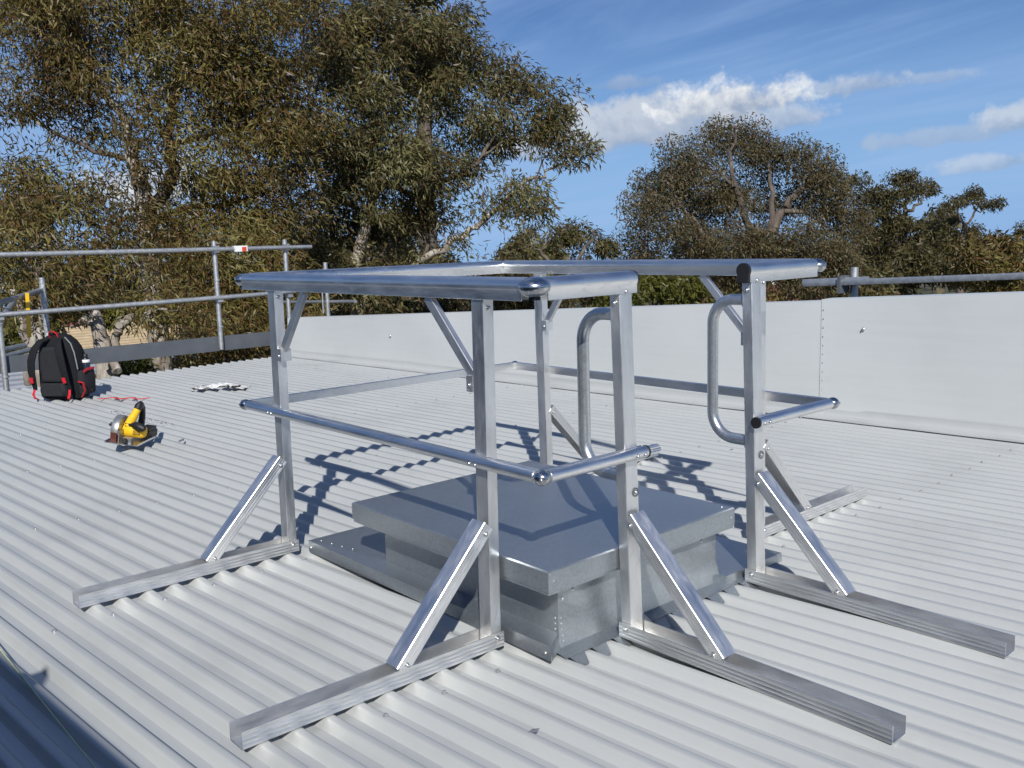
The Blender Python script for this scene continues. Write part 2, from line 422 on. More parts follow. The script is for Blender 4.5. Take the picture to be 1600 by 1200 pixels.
# parapet at the back: two big flat panels, the right one lapped over the left, on an apron flashing
def wall_top(s_): return .405 + (s_ + 6.686) * .0531
TW = 3.17
pw = thing('parapet_wall', RIB @ Vector((-3, TW + .07, 0)), 'long pale grey sheet metal parapet wall behind the guardrail', 'wall')
def wall_panel(s0, s1, off, rise, z0=-.02):
    V = []; F = []; ns = 30
    for i in range(ns + 1):
        sv = s0 + (s1 - s0) * i / ns; zt = wall_top(sv) + rise
        for j, z in enumerate((z0, zt * .35, zt * .7, zt)):
            bow = .0040 * math.sin(sv * 2.3 + j * 1.1) + .0022 * math.sin(sv * 5.1 + j)
            V.append((sv, TW + off + bow, z))
        V.append((sv, TW + off + .14, zt + .001)); V.append((sv, TW + off + .14, z0))
    for i in range(ns):
        for j in range(5): a = i * 6 + j; F.append((a, a + 6, a + 7, a + 1))
    F += [(0, 1, 2, 3, 4, 5), tuple(ns * 6 + j for j in (5, 4, 3, 2, 1, 0))]
    return ob('panel', mesh_data('panel', V, F, M_WALL, 30), pw, RIB.copy())
wall_panel(-6.70, -.50, 0, 0); wall_panel(-.535, 6.9, -.004, .012)
def apron(s0, s1, dz):
    V = []; F = []; ns = 60
    for i in range(ns + 1):
        sv = s0 + (s1 - s0) * i / ns; wv = .003 * math.sin(sv * 4.7) + .003 * math.sin(sv * 11.3 + 1)
        for t, z in ((TW - .006, .060 + dz), (TW - .009, .030 + dz), (TW - .022, .014 + dz), (3.085 + wv, .004 + dz * .5 + abs(wv)), (3.082 + wv, -.004 + dz * .5)): V.append((sv, t, z))
    for i in range(ns):
        for j in range(4): a = i * 5 + j; F.append((a, a + 1, a + 6, a + 5))
    return ob('flashing', mesh_data('flashing', V, F, M_ROOF, 35), pw, RIB.copy())
apron(-6.70, -3.4, 0); apron(-3.46, -.9, .003); apron(-.96, 1.9, .006); apron(1.84, 6.9, .009)
rv = MB()
for z in np.linspace(.12, .68, 11): rv.lathe([(.004, 0), (.003, .002), (.0001, .0025)], (-.518, TW - .0065, z), (0, -1, 0), 8)
rv.build('rivets', M_SCREW, pw, None, RIB.copy(), True)
for sv, z in ((-.259, .57), (-.928, .528), (-4.9, .30), (-2.95, .40), (1.4, .6)):
    MB().lathe([(.011, 0), (.010, .003), (.006, .006), (.0055, .011), (.0001, .012)], (sv, TW - .008, z), (0, -1, 0), 10).build('wall_screw', M_SCREW, pw, 40, RIB.copy(), True)

# parapet on the near side, behind the camera: its shade covers the corner of the roof
TN = -2.85
pn = thing('parapet_wall', RIB @ Vector((0, TN - .1, 0)), 'dark near parapet wall behind the camera that shades the bottom left roof corner', 'wall')
for s0, s1 in ((-6.7, -2.5), (-2.495, 1.7), (1.705, 6.9)):
    MB().box((s0, TN - .18, -.03), (s1, TN, 1.40)).build('panel', M_CLAD, pn, None, RIB.copy(), True)
MB().box((-6.72, TN - .20, 1.4005), (6.92, TN + .004, 1.412)).build('capping', M_CLAD, pn, None, RIB.copy(), True)
MB().hexa([(.90, TN - .1, 1.413), (1.02, TN - .1, 1.413), (1.02, TN - .02, 1.413), (.90, TN - .02, 1.413), (.95, TN - .1, 1.50), (.97, TN - .1, 1.50), (.97, TN - .02, 1.50), (.95, TN - .02, 1.50)]).build('bracket', M_GAL, pn, None, RIB.copy(), True)

# the building under the roof, down to the ground
GZ = -6.6
bw = tag(MB().box((S0 + .45, TN - .17, GZ - .6), (6.8, TW + .12, -.305)).build('building_wall', plain('render_grey', (.42, .42, .40), .8), None, None, RIB.copy(), True), kind='structure')

# =================================================================== ROOF HATCH
hb = thing('roof_hatch', (.07, -.1, 0), 'low galvanised steel roof hatch with flat overhanging lid inside the guardrail', 'roof hatch')
LX0, LX1, LY0, LY1, LZB, LZT = -.431, .579, -.535, .318, .2097, .2703
lid = MB()
c = .004; zt = LZT
lid.add([(LX0, LY0, LZB), (LX1, LY0, LZB), (LX1, LY1, LZB), (LX0, LY1, LZB),
         (LX0, LY0, zt - c), (LX1, LY0, zt - c), (LX1, LY1, zt - c), (LX0, LY1, zt - c),
         (LX0 + c, LY0 + c, zt), (LX1 - c, LY0 + c, zt), (LX1 - c, LY1 - c, zt), (LX0 + c, LY1 - c, zt),
         (.07, -.1, zt + .006)],
        [(0, 1, 5, 4), (1, 2, 6, 5), (2, 3, 7, 6), (3, 0, 4, 7), (4, 5, 9, 8), (5, 6, 10, 9), (6, 7, 11, 10), (7, 4, 8, 11), (8, 9, 12), (9, 10, 12), (10, 11, 12), (11, 8, 12),
         (3, 2, 1, 0)])
lid = lid.build('lid', M_GAL, hb)
for x, y, n in ((LX1, LY0 + .02, (1, 0, 0)), (LX1, LY1 - .02, (1, 0, 0))): bolt(lid, (x, y, LZB + .03), n, .35)
bolt(lid, (LX1 - .03, LY1 - .03, LZT), (0, 0, 1), .5)
MB().box((LX0 + .004, LY0 + .003, LZB - .010), (LX1 - .004, LY0 + .02, LZB - .001)).box((LX1 - .02, LY0 + .021, LZB - .010), (LX1 - .004, LY1 - .004, LZB - .001)).build('lid_return', M_GAL, lid)
CX0, CX1, CY0, CY1 = -.355, .527, -.452, .285
cu = MB()   # upstand: straight at the top, flaring out to the flashing below a crease
zs = [.200, .085, .012]; off = [0, 0, .012]
for (p, q, nx, ny) in (((CX0, CY0), (CX1, CY0), 0, -1), ((CX1, CY0), (CX1, CY1), 1, 0), ((CX1, CY1), (CX0, CY1), 0, 1), ((CX0, CY1), (CX0, CY0), -1, 0)):
    mbs = MB(); V = []
    for z, o in zip(zs, off):
        oo = o if nx == 1 else o * .25
        ex = Vector((q[0] - p[0], q[1] - p[1], 0)).normalized() * oo * (1 if nx else 0)
        V += [Vector((p[0] + nx * oo, p[1] + ny * oo, z)) - ex, Vector((q[0] + nx * oo, q[1] + ny * oo, z)) + ex]
    mbs.add(V, [(0, 2, 3, 1), (2, 4, 5, 3)])
    sd = mbs.build('upstand', M_GAL, hb)
    if nx == 1:
        for fy in (.035, .06, .66, .70): 
            bolt(sd, (CX1, CY0 + fy, .182 - (.012 if fy in (.06, .66) else 0)), (1, 0, 0), .55)
        for fz in (.15,): bolt(sd, (CX1, CY0 + .018, fz), (1, 0, 0), .6)
        for z in np.linspace(.03, .095, 5): bolt(sd, (CX1 + (.085 - z) / .073 * .012 * (z < .085), CY0 + .010, z), (1, 0, .4), .35)
    if ny == -1:
        for z in np.linspace(.03, .095, 5): bolt(sd, (CX1 - .012, CY0 - (.085 - z) / .073 * .003 * (z < .085), z), (0, -1, .1), .35)
for y0 in (CY0 + .055, CY1 - .14):
    MB().box((CX1 + .001, y0, .192), (CX1 + .012, y0 + .085, .2085)).build('vent_slot', M_VOID, hb)
# tray flashing on the left and near sides
def tray(x0, x1, y0, y1, z, lip, nm='flashing'):
    return MB().hexa([(x0, y0, lip), (x1, y0, lip), (x1, y1, lip), (x0, y1, lip), (x0 + .002, y0 + .002, z), (x1 - .002, y0 + .002, z), (x1 - .002, y1, z), (x0 + .002, y1, z)]).build(nm, M_GAL, hb)
def skirt(a0, a1, b0, b1, zo, zi):
    (ax, ay), (bx, by), (cx_, cy_), (dx, dy) = a0, a1, b1, b0
    return MB().add([(ax, ay, .002), (bx, by, .002), (ax, ay, zo), (bx, by, zo), (cx_, cy_, zi), (dx, dy, zi)], [(0, 1, 3, 2), (2, 3, 4, 5)]).build('flashing', M_GAL, hb)
f1 = skirt((-.79, -.522), (CX1 + .041, -.522), (CX0, CY0), (CX1, CY0), .046, .053)
f2 = skirt((-.79, .33), (-.79, -.522), (CX0, CY1), (CX0, CY0), .046, .053)
MB().add([(CX1 + .041, -.522, .002), (CX1 + .041, -.522, .046), (CX1, CY0, .053), (CX1 + .012, CY0 - .002, .012)], [(0, 3, 2, 1)]).build('flashing', M_GAL, hb)
f3 = tray(-.79, CX1 + .041, CY1 + .002, .62, .034, .003)
for x in (-.74, -.68, -.62, -.56): bolt(f2, (x, -.522 + (x + .79) * .161 + .02, .0475 + (x + .79) * .014), (0, 0, 1), .35)
for x in (-.77, CX1 + .02): bolt(f1, (x, -.522, .022), (0, -1, 0), .6)
f4 = MB().add([(CX1 + .012, CY0 - .03, .0125), (CX1 + .060, CY0 - .03, .004), (CX1 + .060, CY1 + .3, .004), (CX1 + .012, CY1 + .3, .0125)], [(0, 1, 2, 3)]).build('flashing', M_GAL, hb)
for kk in range(-4, 60):     # tabs bent down into the pans between the ribs
    t = PH + (kk + .5) * PITCH; y = (t + (CX1 + .06) * sa) / ca
    if not (CY0 - .05 < y < CY1 + .30): continue
    x = CX1 + .058; a, b2 = .030, .015; j = random.uniform(-.004, .004); out = .036 + random.uniform(-.008, .014)
    MB().add([(x, y - a, .0035), (x, y + a, .0035), (x + out, y + b2 + j, -.017), (x + out, y - b2 + j, -.017), (x - .012, y + a, .006), (x - .012, y - a, .006)], [(0, 1, 2, 3), (5, 4, 1, 0)]).build('tab', M_GAL, hb)

# =================================================================== GUARDRAIL
gr = thing('guardrail', (-.25, .1, 0), 'aluminium guardrail with grab handles framing the roof hatch', 'guardrail')
TX0, TX1, TY0, TY1 = -1.110, .582, -.561, .792
MX0, MX1, MY0, MY1 = -1.094, .6305, -.596, .833
ZM = .5554; ZC = 1.0490
def keyhole(r=.0238, hw=.0205, low=-.038):
    P = []; a0 = math.asin(hw / r)
    st = -math.pi / 2 + a0; en = 1.5 * math.pi - a0
    for k in range(25):
        a = st + (en - st) * k / 24; P.append((r * math.cos(a), r * math.sin(a)))
    P += [(-hw, low + .001), (-hw + .001, low), (-hw + .003, low), (-hw + .003, -r * .6), (hw - .003, -r * .6), (hw - .003, low), (hw - .001, low), (hw, low + .001)]
    return P
KH = keyhole()
def dprof(r=.0172, flat=-.0125):
    P = []; a0 = math.acos(flat / r)
    for k in range(19):
        a = -a0 + 2 * a0 * k / 18; P.append((r * math.cos(a), r * math.sin(a)))
    return P + [(flat - .002, r * .55), (flat - .002, r * .95), (flat - .0045, r * .95), (flat - .0045, -r * .95), (flat - .002, -r * .95), (flat - .002, -r * .55)]
DP = dprof(); DPm = [(-x, y) for x, y in reversed(DP)]
g = .030
tops = {}
tops['lf'] = sweep('top_rail', KH, (TX0 + g, TY0, ZC), (TX1 - g, TY0, ZC), M_RAIL, gr)
tops['f3'] = sweep('top_rail', KH, (TX1, TY0 + g, ZC), (TX1, -.184, ZC), M_RAIL, gr)
tops['4r'] = sweep('top_rail', KH, (TX1, .362, ZC), (TX1, TY1 - g, ZC), M_RAIL, gr)
tops['rb'] = sweep('top_rail', KH, (TX1 - g, TY1, ZC), (TX0 + .012, TY1, ZC), M_RAIL, gr)
tops['bl'] = sweep('top_rail', KH, (TX0, TY1 - .012, ZC), (TX0, TY0 + g, ZC), M_RAIL, gr)
def knuckle(parent_name, c, rxy, rz):
    k = MB().ball(c, (rxy, rxy, rz), 28, 16).build(parent_name, M_CAST, gr, 50)
    seam = MB().lathe([(rxy * .995, -.0012), (rxy + .0009, -.0008), (rxy + .0009, .0008), (rxy * .995, .0012)], c, (0, 0, 1), 28); seam.build('seam', M_CAST, k, 50)
    return k
for c in ((TX1 - .002, TY0 + .002), (TX1, TY1), (TX0, TY0), (TX0, TY1)):
    knuckle('corner_joint', (c[0], c[1], ZC - .002), .0430 if c[0] > 0 and c[1] < 0 else .032, .0275 if c[0] > 0 and c[1] < 0 else .0248)
    MB().box((c[0] - .011, c[1] - .011, ZC - .036), (c[0] + .011, c[1] + .011, ZC - .02)).build('joint_block', M_VOID, gr)
# mid rails run outside the posts
mids = {}
q = .022
mids['lf'] = sweep('mid_rail', DPm, (MX0 + q, MY0, ZM), (MX1 - q, MY0, ZM), M_RAIL, gr)
mids['f3'] = sweep('mid_rail', DPm, (MX1, MY0 + q, ZM), (MX1, -.190, ZM), M_RAIL, gr)
mids['4r'] = sweep('mid_rail', DPm, (MX1, .366, ZM), (MX1, MY1 - q, ZM), M_RAIL, gr)
mids['rb'] = sweep('mid_rail', DPm, (MX1 - q, MY1, ZM), (MX0 + .01, MY1, ZM), M_RAIL, gr)
mids['bl'] = sweep('mid_rail', DPm, (MX0, MY1 - .01, ZM), (MX0, MY0 + q, ZM), M_RAIL, gr)
for c in ((MX1, MY0), (MX1, MY1), (MX0, MY0), (MX0, MY1)):
    k = knuckle('corner_joint', (c[0], c[1], ZM), .0235, .0215)
    for d in ((-1 if c[0] > 0 else 1, 0), (0, 1 if c[1] < 0 else -1)):
        MB().tube([(c[0], c[1], ZM), (c[0] + d[0] * .030, c[1] + d[1] * .030, ZM)], .0155, 16).build('spigot', M_CAST, k, 40)
    bolt(k, (c[0] + (.0215 if c[0] > 0 else -.0215) * .7, c[1] + (.0235 if c[1] > 0 else -.0235) * .7, ZM), (1 if c[0] > 0 else -1, 1 if c[1] > 0 else -1, 0), .6)
# end caps of the rails at the opening
def cap(nm, prof, p, d, parent, t=.006, sc=1.04):
    p = Vector(p); return sweep(nm, [(x * sc, y * sc) for x, y in prof], p, p + Vector(d) * t, M_BLACK, parent)
solid_kh = [(x, y) for x, y in KH[:25]] + [(-.0205, -.0378), (.0205, -.0378)]
cap('end_cap', solid_kh, (TX1, .3615, ZC), (0, -1, 0), tops['4r'], .012); cap('end_cap', solid_kh, (TX1, -.1835, ZC), (0, 1, 0), tops['f3'], .004)
circ = [(.0180 * math.cos(2 * math.pi * k / 24), .0180 * math.sin(2 * math.pi * k / 24)) for k in range(24)]
cap('end_cap', circ, (MX1, .3655, ZM), (0, -1, 0), mids['4r'], .008); cap('end_cap', circ, (MX1, -.1895, ZM), (0, 1, 0), mids['f3'], .005)
ins = []
for kk in range(28):
    a = 2 * math.pi * kk / 28; r = .0148 if kk % 2 else .0125; ins.append((r * math.cos(a), r * math.sin(a)))
sweep('rail_insert', ins, (MX1, -.185, ZM), (MX1, -.135, ZM), M_ALU, mids['f3'])
# posts, channels, braces
def post_set(px, py, out, lean=(0, 0)):
    """out: unit vector pointing away from the hatch; the post base is offset by lean"""
    o = Vector((out[0], out[1], 0)); al = Vector((-o.y, o.x, 0))
    base = Vector((px + lean[0], py + lean[1], .004)); top_ = Vector((px, py, 1.030))
    def on(z): return base.lerp(top_, z / 1.04)
    prof = grooved(.038, .052, 'x', .0010, .0004, 5) if o.x else rect(.038, .052, .0025)     # local y = along the rail, local x = outwards
    po = sweep('post', prof, base, top_, M_ALU, gr, al, 15)
    b0 = base - o * .024; b1 = base + o * (.79 if abs(o.y) else .815)
    b0.z = b1.z = 0.0015
    ch = sweep('base_channel', channel(.066, .046), b0, b1, M_ALU, gr, (0, 0, 1))
    # brace: C section, its open side towards the ground
    p0 = on(.372) + o * .020; p1 = base + o * .332; p1.z = .040
    d = (p1 - p0).normalized(); upb = (o * -d.z + Vector((0, 0, 1)) * d.dot(o)).normalized()
    a = .0290; hgt = .040
    P = [(a, -hgt), (a, -hgt * .75 - .002), (a - .0006, -hgt * .75), (a, -hgt * .75 + .002), (a, -hgt * .5 - .002), (a - .0006, -hgt * .5), (a, -hgt * .5 + .002), (a, -hgt * .25 - .002), (a - .0006, -hgt * .25), (a, -hgt * .25 + .002), (a, -.002), (a - .002, 0)]
    P = P + [(-x, y) for x, y in reversed(P)] + [(-a + .003, -hgt), (-a + .003, -.003), (a - .003, -.003), (a - .003, -hgt)]
    br = sweep('brace', [(x, y + hgt * .5) for x, y in P], p0, p1, M_ALU, gr, upb)
    for sgn in (1, -1):
        s_ = al * sgn
        bolt(br, p0 + d * .024 + s_ * .0292 - upb * .006, tuple(s_), .8); bolt(br, p1 - d * .022 + s_ * .0292 - upb * .004, tuple(s_), .8)
        bolt(ch, b0 + o * .026 + s_ * .0332 + Vector((0, 0, .030)), tuple(s_), .9)
        bolt(po, on(.995) + s_ * .0262 - o * .0, tuple(s_), .9)
    bolt(po, on(1.026) + o * .0208, tuple(o), .75)
    return po, on
o_l, o_r, o_b = (0, -1), (1, 0), (0, 1)
P1, on1 = post_set(-.860, -.5545, o_l, (0, -.0128)); P2, on2 = post_set(.360, -.5545, o_l, (0, -.0128))
P3, on3 = post_set(.580, -.230, o_r, (.031, 0)); P4, on4 = post_set(.580, .400, o_r, (.031, 0))
P5, on5 = post_set(-.850, .791, o_b, (0, .0128)); P6, on6 = post_set(.337, .791, o_b, (0, .0128))
for po, on, x in ((P1, on1, -.86), (P2, on2, .36)):
    for dx in (-.012, .014): bolt(mids['lf'], (x + dx, MY0 - .0168, ZM - .004), (0, -1, 0), .75)
for y in (-.215, -.236 + .05): pass
for y in (-.207, -.240): bolt(mids['f3'], (MX1 + .0168, y, ZM - .003), (1, 0, 0), .7)
for y in (.385, .415): bolt(mids['4r'], (MX1 + .0168, y, ZM - .003), (1, 0, 0), .7)
for on, y in ((on3, -.218), (on4, .410)):
    pz = on(.438); gmt = MB().lathe([(.0135, .0005), (.0135, .002), (.010, .0025), (.0095, .0005)], (pz.x + .019, y, .438), (1, 0, 0), 18)
    gm = gmt.build('grommet', M_DARKSTEEL, P3 if y < 0 else P4, 40); bolt(gm, (pz.x + .0195, y, .438), (1, 0, 0), .8)
# knee struts between posts and top rails
def strut(po, p0, p1, out):
    p0, p1 = Vector(p0), Vector(p1)
    st = sweep('strut', rect(.020, .030, .002), p0, p1, M_ALU, gr, (0, 0, 1), 15)
    MB().box((p0.x - .014, p0.y - .0215, p0.z - .042), (p0.x + .014, p0.y + .0215, p0.z + .004)).build('strut_foot', M_ALU, st)
    for s_ in (1, -1): bolt(st, (p0.x, p0.y + s_ * .0216, p0.z - .022), (0, s_, 0), .7)
strut(P1, (-.818, -.556, .790), (-.625, -.561, 1.010), -1); strut(P2, (.318, -.556, .790), (.118, -.561, 1.010), -1)
strut(P5, (-.808, .792, .790), (-.645, .792, 1.010), 1); strut(P6, (.295, .792, .790), (.085, .792, 1.010), 1)
# grab handles beside the opening
def handle(on, y, zt, zb, xl):
    rb = .085; pts = [(on(zt).x - .010, y, zt), (xl + rb, y, zt)]
    pts += [(xl + rb - rb * math.sin(a), y, zt - rb + rb * math.cos(a)) for a in [R_(10 * k) for k in range(1, 9)]]
    pts += [(xl, y, zt - rb), (xl, y, zt - .5 * (zt - zb)), (xl, y, zb + rb)]
    pts += [(xl + rb - rb * math.cos(a), y, zb + rb - rb * math.sin(a)) for a in [R_(10 * k) for k in range(1, 9)]]
    pts += [(xl + rb, y, zb), (on(zb).x - .010, y, zb)]
    return MB().tube(pts, .0185, 20).build('grab_handle', M_GALT, gr, 50)
for on, y, po in ((on3, -.230, P3), (on4, .400, P4)):
    h = handle(on, y, .952, .482, .428)
    for z in (.952, .482): MB().box((on(z).x - .024, y - .0205, z - .021), (on(z).x - .0192, y + .0205, z + .021)).build('flange', M_GALT, h)
# =================================================================== SCAFFOLD
def coupler(parent, p):
    p = Vector(p); return MB().box((p.x - .034, p.y - .03, p.z - .035), (p.x + .034, p.y + .03, p.z + .035)).build('coupler', M_SCAF, parent)
def ribbon_free(pts, wd, th, m, parent):
    mb = MB()
    for a, b in zip(pts[:-1], pts[1:]): mb.prism(rect(wd, th, .002), a, b, (1, 0, 0))
    return mb.build('strap', m, parent)
sc = thing('scaffold', (-7.3, 1.5, -.3), 'galvanised scaffold edge rails with dark toe board beyond the far roof edge', 'scaffold')
XS = -7.3
def tube(parent, a, b, nm, r=.0242, m=None):
    a, b = Vector(a), Vector(b); ax = (b - a).normalized(); h = ax.orthogonal().normalized()
    return MB().tube([a, b], r, 14).build(nm, m or M_SCAF, parent, 40, frame(a, b, h)[0])
tube(sc, (XS + .05, -.9, 1.185), (XS + .05, 3.19, 1.163), 'ledger'); tube(sc, (XS + .05, -.9, .622), (XS + .05, 2.95, .668), 'ledger')
for y, z0, z1 in ((-.075, -1.2, 1.04), (2.06, .095, 1.255), (2.888, -1.0, 1.255)):
    st = tube(sc, (XS, y - .008, z0), (XS, y, z1), 'standard', .0260)
    for z in ((1.17, .645) if y > 0 else (.62,)): coupler(st, (XS + .025, y, z))
    for z in np.arange(z0 + .25, z1 - .1, .5): MB().lathe([(.027, -.011), (.034, -.009), (.034, .009), (.027, .011)], (XS, y, z), (0, 0, 1), 12).build('collar', M_SCAF, st, 40)
tube(sc, (XS - 1.1, .62, -1.2), (XS - 1.1, .615, .93), 'standard', .030, plain('worn_gal', (.45, .46, .47), .5, .6, .5, 30))
for a, b in (((XS - .02, -.06, .735), (XS - 1.1, .60, .80)), ((XS - .02, -.08, .56), (XS - 1.0, .30, .70)), ((XS - .1, -.5, .235), (XS - .9, .33, .25)), ((XS - .2, -.5, .15), (XS - .9, .40, .20))):
    tube(sc, a, b, 'transom', .026)
tb = MB().box((XS - .07, -1.4, .078), (XS - .032, 2.70, .236)).build('toe_board', M_DARKSTEEL, sc)
tg = MB().box((XS + .018, 2.255, 1.138), (XS + .082, 2.40, 1.200)).build('marker_tag', M_WHITE, sc)
MB().box((XS + .0825, 2.335, 1.140), (XS + .084, 2.385, 1.185)).build('tag_print', plain('tag_red', (.6, .06, .03), .6), tg)
ys = ribbon_free([(XS - .50, .31, .80), (XS - .49, .30, .62), (XS - .50, .29, .36)], .035, .008, M_YEL, sc)

sb = thing('scaffold', (-1.3, 4.3, -.3), 'scaffold rails and post showing above the grey parapet at right', 'scaffold')
YB = 4.3
def rh(p, dz=0): return RIB @ Vector((p[0], p[1], p[2] + dz))
SQ = rect(.05, .044, .006)
sweep('ledger', SQ, (-1.62, YB, .765), (3.8, YB + .1, 1.015), M_SCAF, sb); sweep('ledger', SQ, (-1.66, YB + .06, .775), (-1.13, YB + .06, .802), M_SCAF, sb)
for x, y, z in ((-1.27, YB + .12, .888), (1.6, YB + .2, 1.02)):
    p = tube(sb, (x, y, -1.5), (x, y, z), 'standard', .030); MB().box((x - .05, y - .16, .70), (x - .028, y - .02, .83 if x < 0 else .95)).build('coupler', M_DARKSTEEL, p)
sd = thing('scaffold', (-7.0, 3.9, -.3), 'thin scaffold posts rising behind the left end of the parapet', 'scaffold')
for px_, yy, zt_ in ((508, 4.0, .93),):
    P = CAM_POS; d = CAM_ROT @ Vector(((px_ - 800) / FOCAL, -(410 - 600) / FOCAL, -1)); q = CAM_POS + d * ((4.0 - CAM_POS.y) / d.y)
    st = tube(sd, (q.x, 4.0, -1.5), (q.x, 4.0, q.z), 'standard', .028); MB().lathe([(.03, -.02), (.04, -.015), (.04, .015), (.03, .02)], (q.x, 4.0, q.z - .1), (0, 0, 1), 12).build('collar', M_SCAF, st, 40)
    tube(sd, (q.x - 1.5, 4.05, .40), (q.x + .6, 4.05, .47), 'ledger', .022)
    tube(sd, (q.x - .12, 4.0, .3), (q.x - .12, 4.0, .62), 'standard', .012)

# =================================================================== THINGS ON THE ROOF
# ---- backpack
BPM = Matrix.Translation((-5.78, .01, 0)) @ Matrix.Rotation(R_(38), 4, 'Z') @ Matrix.Scale(.91, 4)     # local -y is the back panel, x right, z up
def bp(v): return BPM @ Vector(v)
XB = bpy.data.objects.new('backpack', None); link(XB, None, BPM)
tag(XB, 'black work backpack with red straps standing at the far left roof edge', 'backpack')
def loft(secs, seg=28, ex=2.8):
    """secs: (z, half width, half depth, y centre)"""
    V = []; F = []
    for z, a, d, yc in secs:
        for k in range(seg):
            t = 2 * math.pi * k / seg; c, s_ = math.cos(t), math.sin(t)
            V.append((a * math.copysign(abs(c) ** (2 / ex), c), yc + d * math.copysign(abs(s_) ** (2 / ex), s_), z))
    for i in range(len(secs) - 1):
        for k in range(seg): p, q = i * seg + k, i * seg + (k + 1) % seg; F.append((p, q, q + seg, p + seg))
    F += [tuple(range(seg))[::-1], tuple(range((len(secs) - 1) * seg, len(secs) * seg))]
    return V, F
def lob(name, V, F, m, parent=XB, smooth=50, B=None): return ob(name, mesh_data(name, V, F, m, smooth), parent, BPM if B is None else B)
body = lob('body', *loft([(.0, .175, .10, .02), (.012, .200, .125, .02), (.06, .210, .135, .02), (.16, .212, .140, .025), (.28, .208, .140, .025), (.38, .200, .132, .02), (.46, .182, .115, .015), (.52, .150, .092, .01), (.565, .105, .065, .005), (.585, .06, .035, 0)]), M_FABRIC)
def shell(name, prof, m, y0=-.125, th=.022, parent=None):
    """padded panel: outline of (x, z), bulged towards the wearer"""
    n = len(prof); V = [(x, y0, z) for x, z in prof]; cx = sum(p[0] for p in prof) / n; cz = sum(p[1] for p in prof) / n
    V += [(cx + (x - cx) * .93, y0 - th * .75, cz + (z - cz) * .95) for x, z in prof] + [(cx + (x - cx) * .75, y0 - th, cz + (z - cz) * .82) for x, z in prof]
    F = [(i, (i + 1) % n, n + (i + 1) % n, n + i)[::-1] for i in range(n)] + [(n + i, n + (i + 1) % n, 2 * n + (i + 1) % n, 2 * n + i)[::-1] for i in range(n)] + [tuple(range(2 * n, 3 * n))]
    return lob(name, V, F, m, parent or XB)
shell('back_pad', [(-.115, .16), (.115, .16), (.120, .30), (.110, .42), (.07, .475), (-.07, .475), (-.110, .42), (-.120, .30)], M_FABRIC2)
shell('lumbar_pad', [(-.125, .035), (.125, .035), (.135, .10), (.115, .155), (-.115, .155), (-.135, .10)], M_FABRIC2, -.128, .030)
def ribbon(name, pts, wd, th, m, parent=XB, side=(1, 0, 0)):
    pts = [Vector(p) for p in pts]; V = []; F = []
    for i, p in enumerate(pts):
        t = (pts[min(i + 1, len(pts) - 1)] - pts[max(i - 1, 0)]).normalized(); x = Vector(side); x = (x - t * x.dot(t)).normalized(); y = t.cross(x)
        ww = wd[i] if isinstance(wd, (list, tuple)) else wd
        for a, b_ in ((-1, -.6), (-.8, -1), (.8, -1), (1, -.6), (1, .6), (.8, 1), (-.8, 1), (-1, .6)): V.append(p + x * a * ww / 2 + y * b_ * th / 2)
    for i in range(len(pts) - 1):
        for k in range(8): p, q = i * 8 + k, i * 8 + (k + 1) % 8; F.append((p, q, q + 8, p + 8))
    F += [tuple(range(8))[::-1], tuple(range((len(pts) - 1) * 8, len(pts) * 8))]
    return lob(name, V, F, m, parent)
for sg in (-1, 1):
    sp = ribbon('shoulder_strap', [(sg * .055, -.07, .545), (sg * .085, -.135, .530), (sg * .120, -.182, .46), (sg * .148, -.200, .36), (sg * .160, -.195, .26), (sg * .165, -.172, .17), (sg * .172, -.15, .10)], [.06, .066, .07, .07, .066, .05, .035], .018, M_FABRIC, XB, (1, 0, 0))
    ribbon('webbing', [(sg * .172, -.155, .105), (sg * .180, -.175, .06), (sg * .165, -.175, .025), (sg * .150, -.15, .012)], .024, .004, M_RED, sp)
    ribbon('webbing', [(sg * .158, -.208, .215), (sg * .163, -.199, .165)], .034, .005, M_RED, sp)
ribbon('carry_loop', [(-.04, -.055, .555), (-.036, -.075, .595), (-.012, -.08, .612), (.012, -.08, .612), (.036, -.075, .595), (.04, -.055, .555)], .022, .006, M_RED, XB, (0, 1, 0))
ribbon('front_loop', [(-.02, .0, .575), (-.015, .02, .625), (.03, .03, .635), (.06, .03, .575)], .02, .008, M_FABRIC, XB, (0, 1, 0))
ribbon('piping', [(.10, -.05, .555), (.160, -.062, .50), (.190, -.068, .42), (.207, -.072, .32), (.213, -.072, .27)], .014, .006, M_GREY, XB, (0, 1, 0))
pk = lob('side_pocket', *loft([(.035, .03, .085, .04), (.05, .042, .095, .04), (.15, .048, .10, .04), (.24, .044, .098, .04), (.255, .038, .09, .04)], 20), M_FABRIC2, XB, 50, BPM @ Matrix.Translation((.205, 0, 0)))
ribbon('pocket_trim', [(.252, -.05, .245), (.255, .0, .262), (.252, .10, .262)], .022, .006, M_RED, pk, (0, 0, 1))
ribbon('side_loop', [(.215, -.09, .165), (.262, -.085, .15), (.268, -.075, .08), (.235, -.085, .02)], .026, .004, M_RED, XB, (0, 1, 0))
bt = MB().lathe([(.0001, .06), (.034, .06), (.034, .345), (.030, .355), (.0001, .356)], (0, 0, 0), (0, 0, 1), 18)
btl = lob('bottle', bt.V, bt.F, plain('bottle_dark', (.012, .02, .035), .3), XB, 40, BPM @ Matrix.Translation((.215, .045, 0)))
bb = MB().lathe([(.0345, .318), (.0352, .320), (.0352, .342), (.0345, .344)], (0, 0, 0), (0, 0, 1), 18); lob('bottle_band', bb.V, bb.F, M_WHITE, btl, 40, BPM @ Matrix.Translation((.215, .045, 0)))
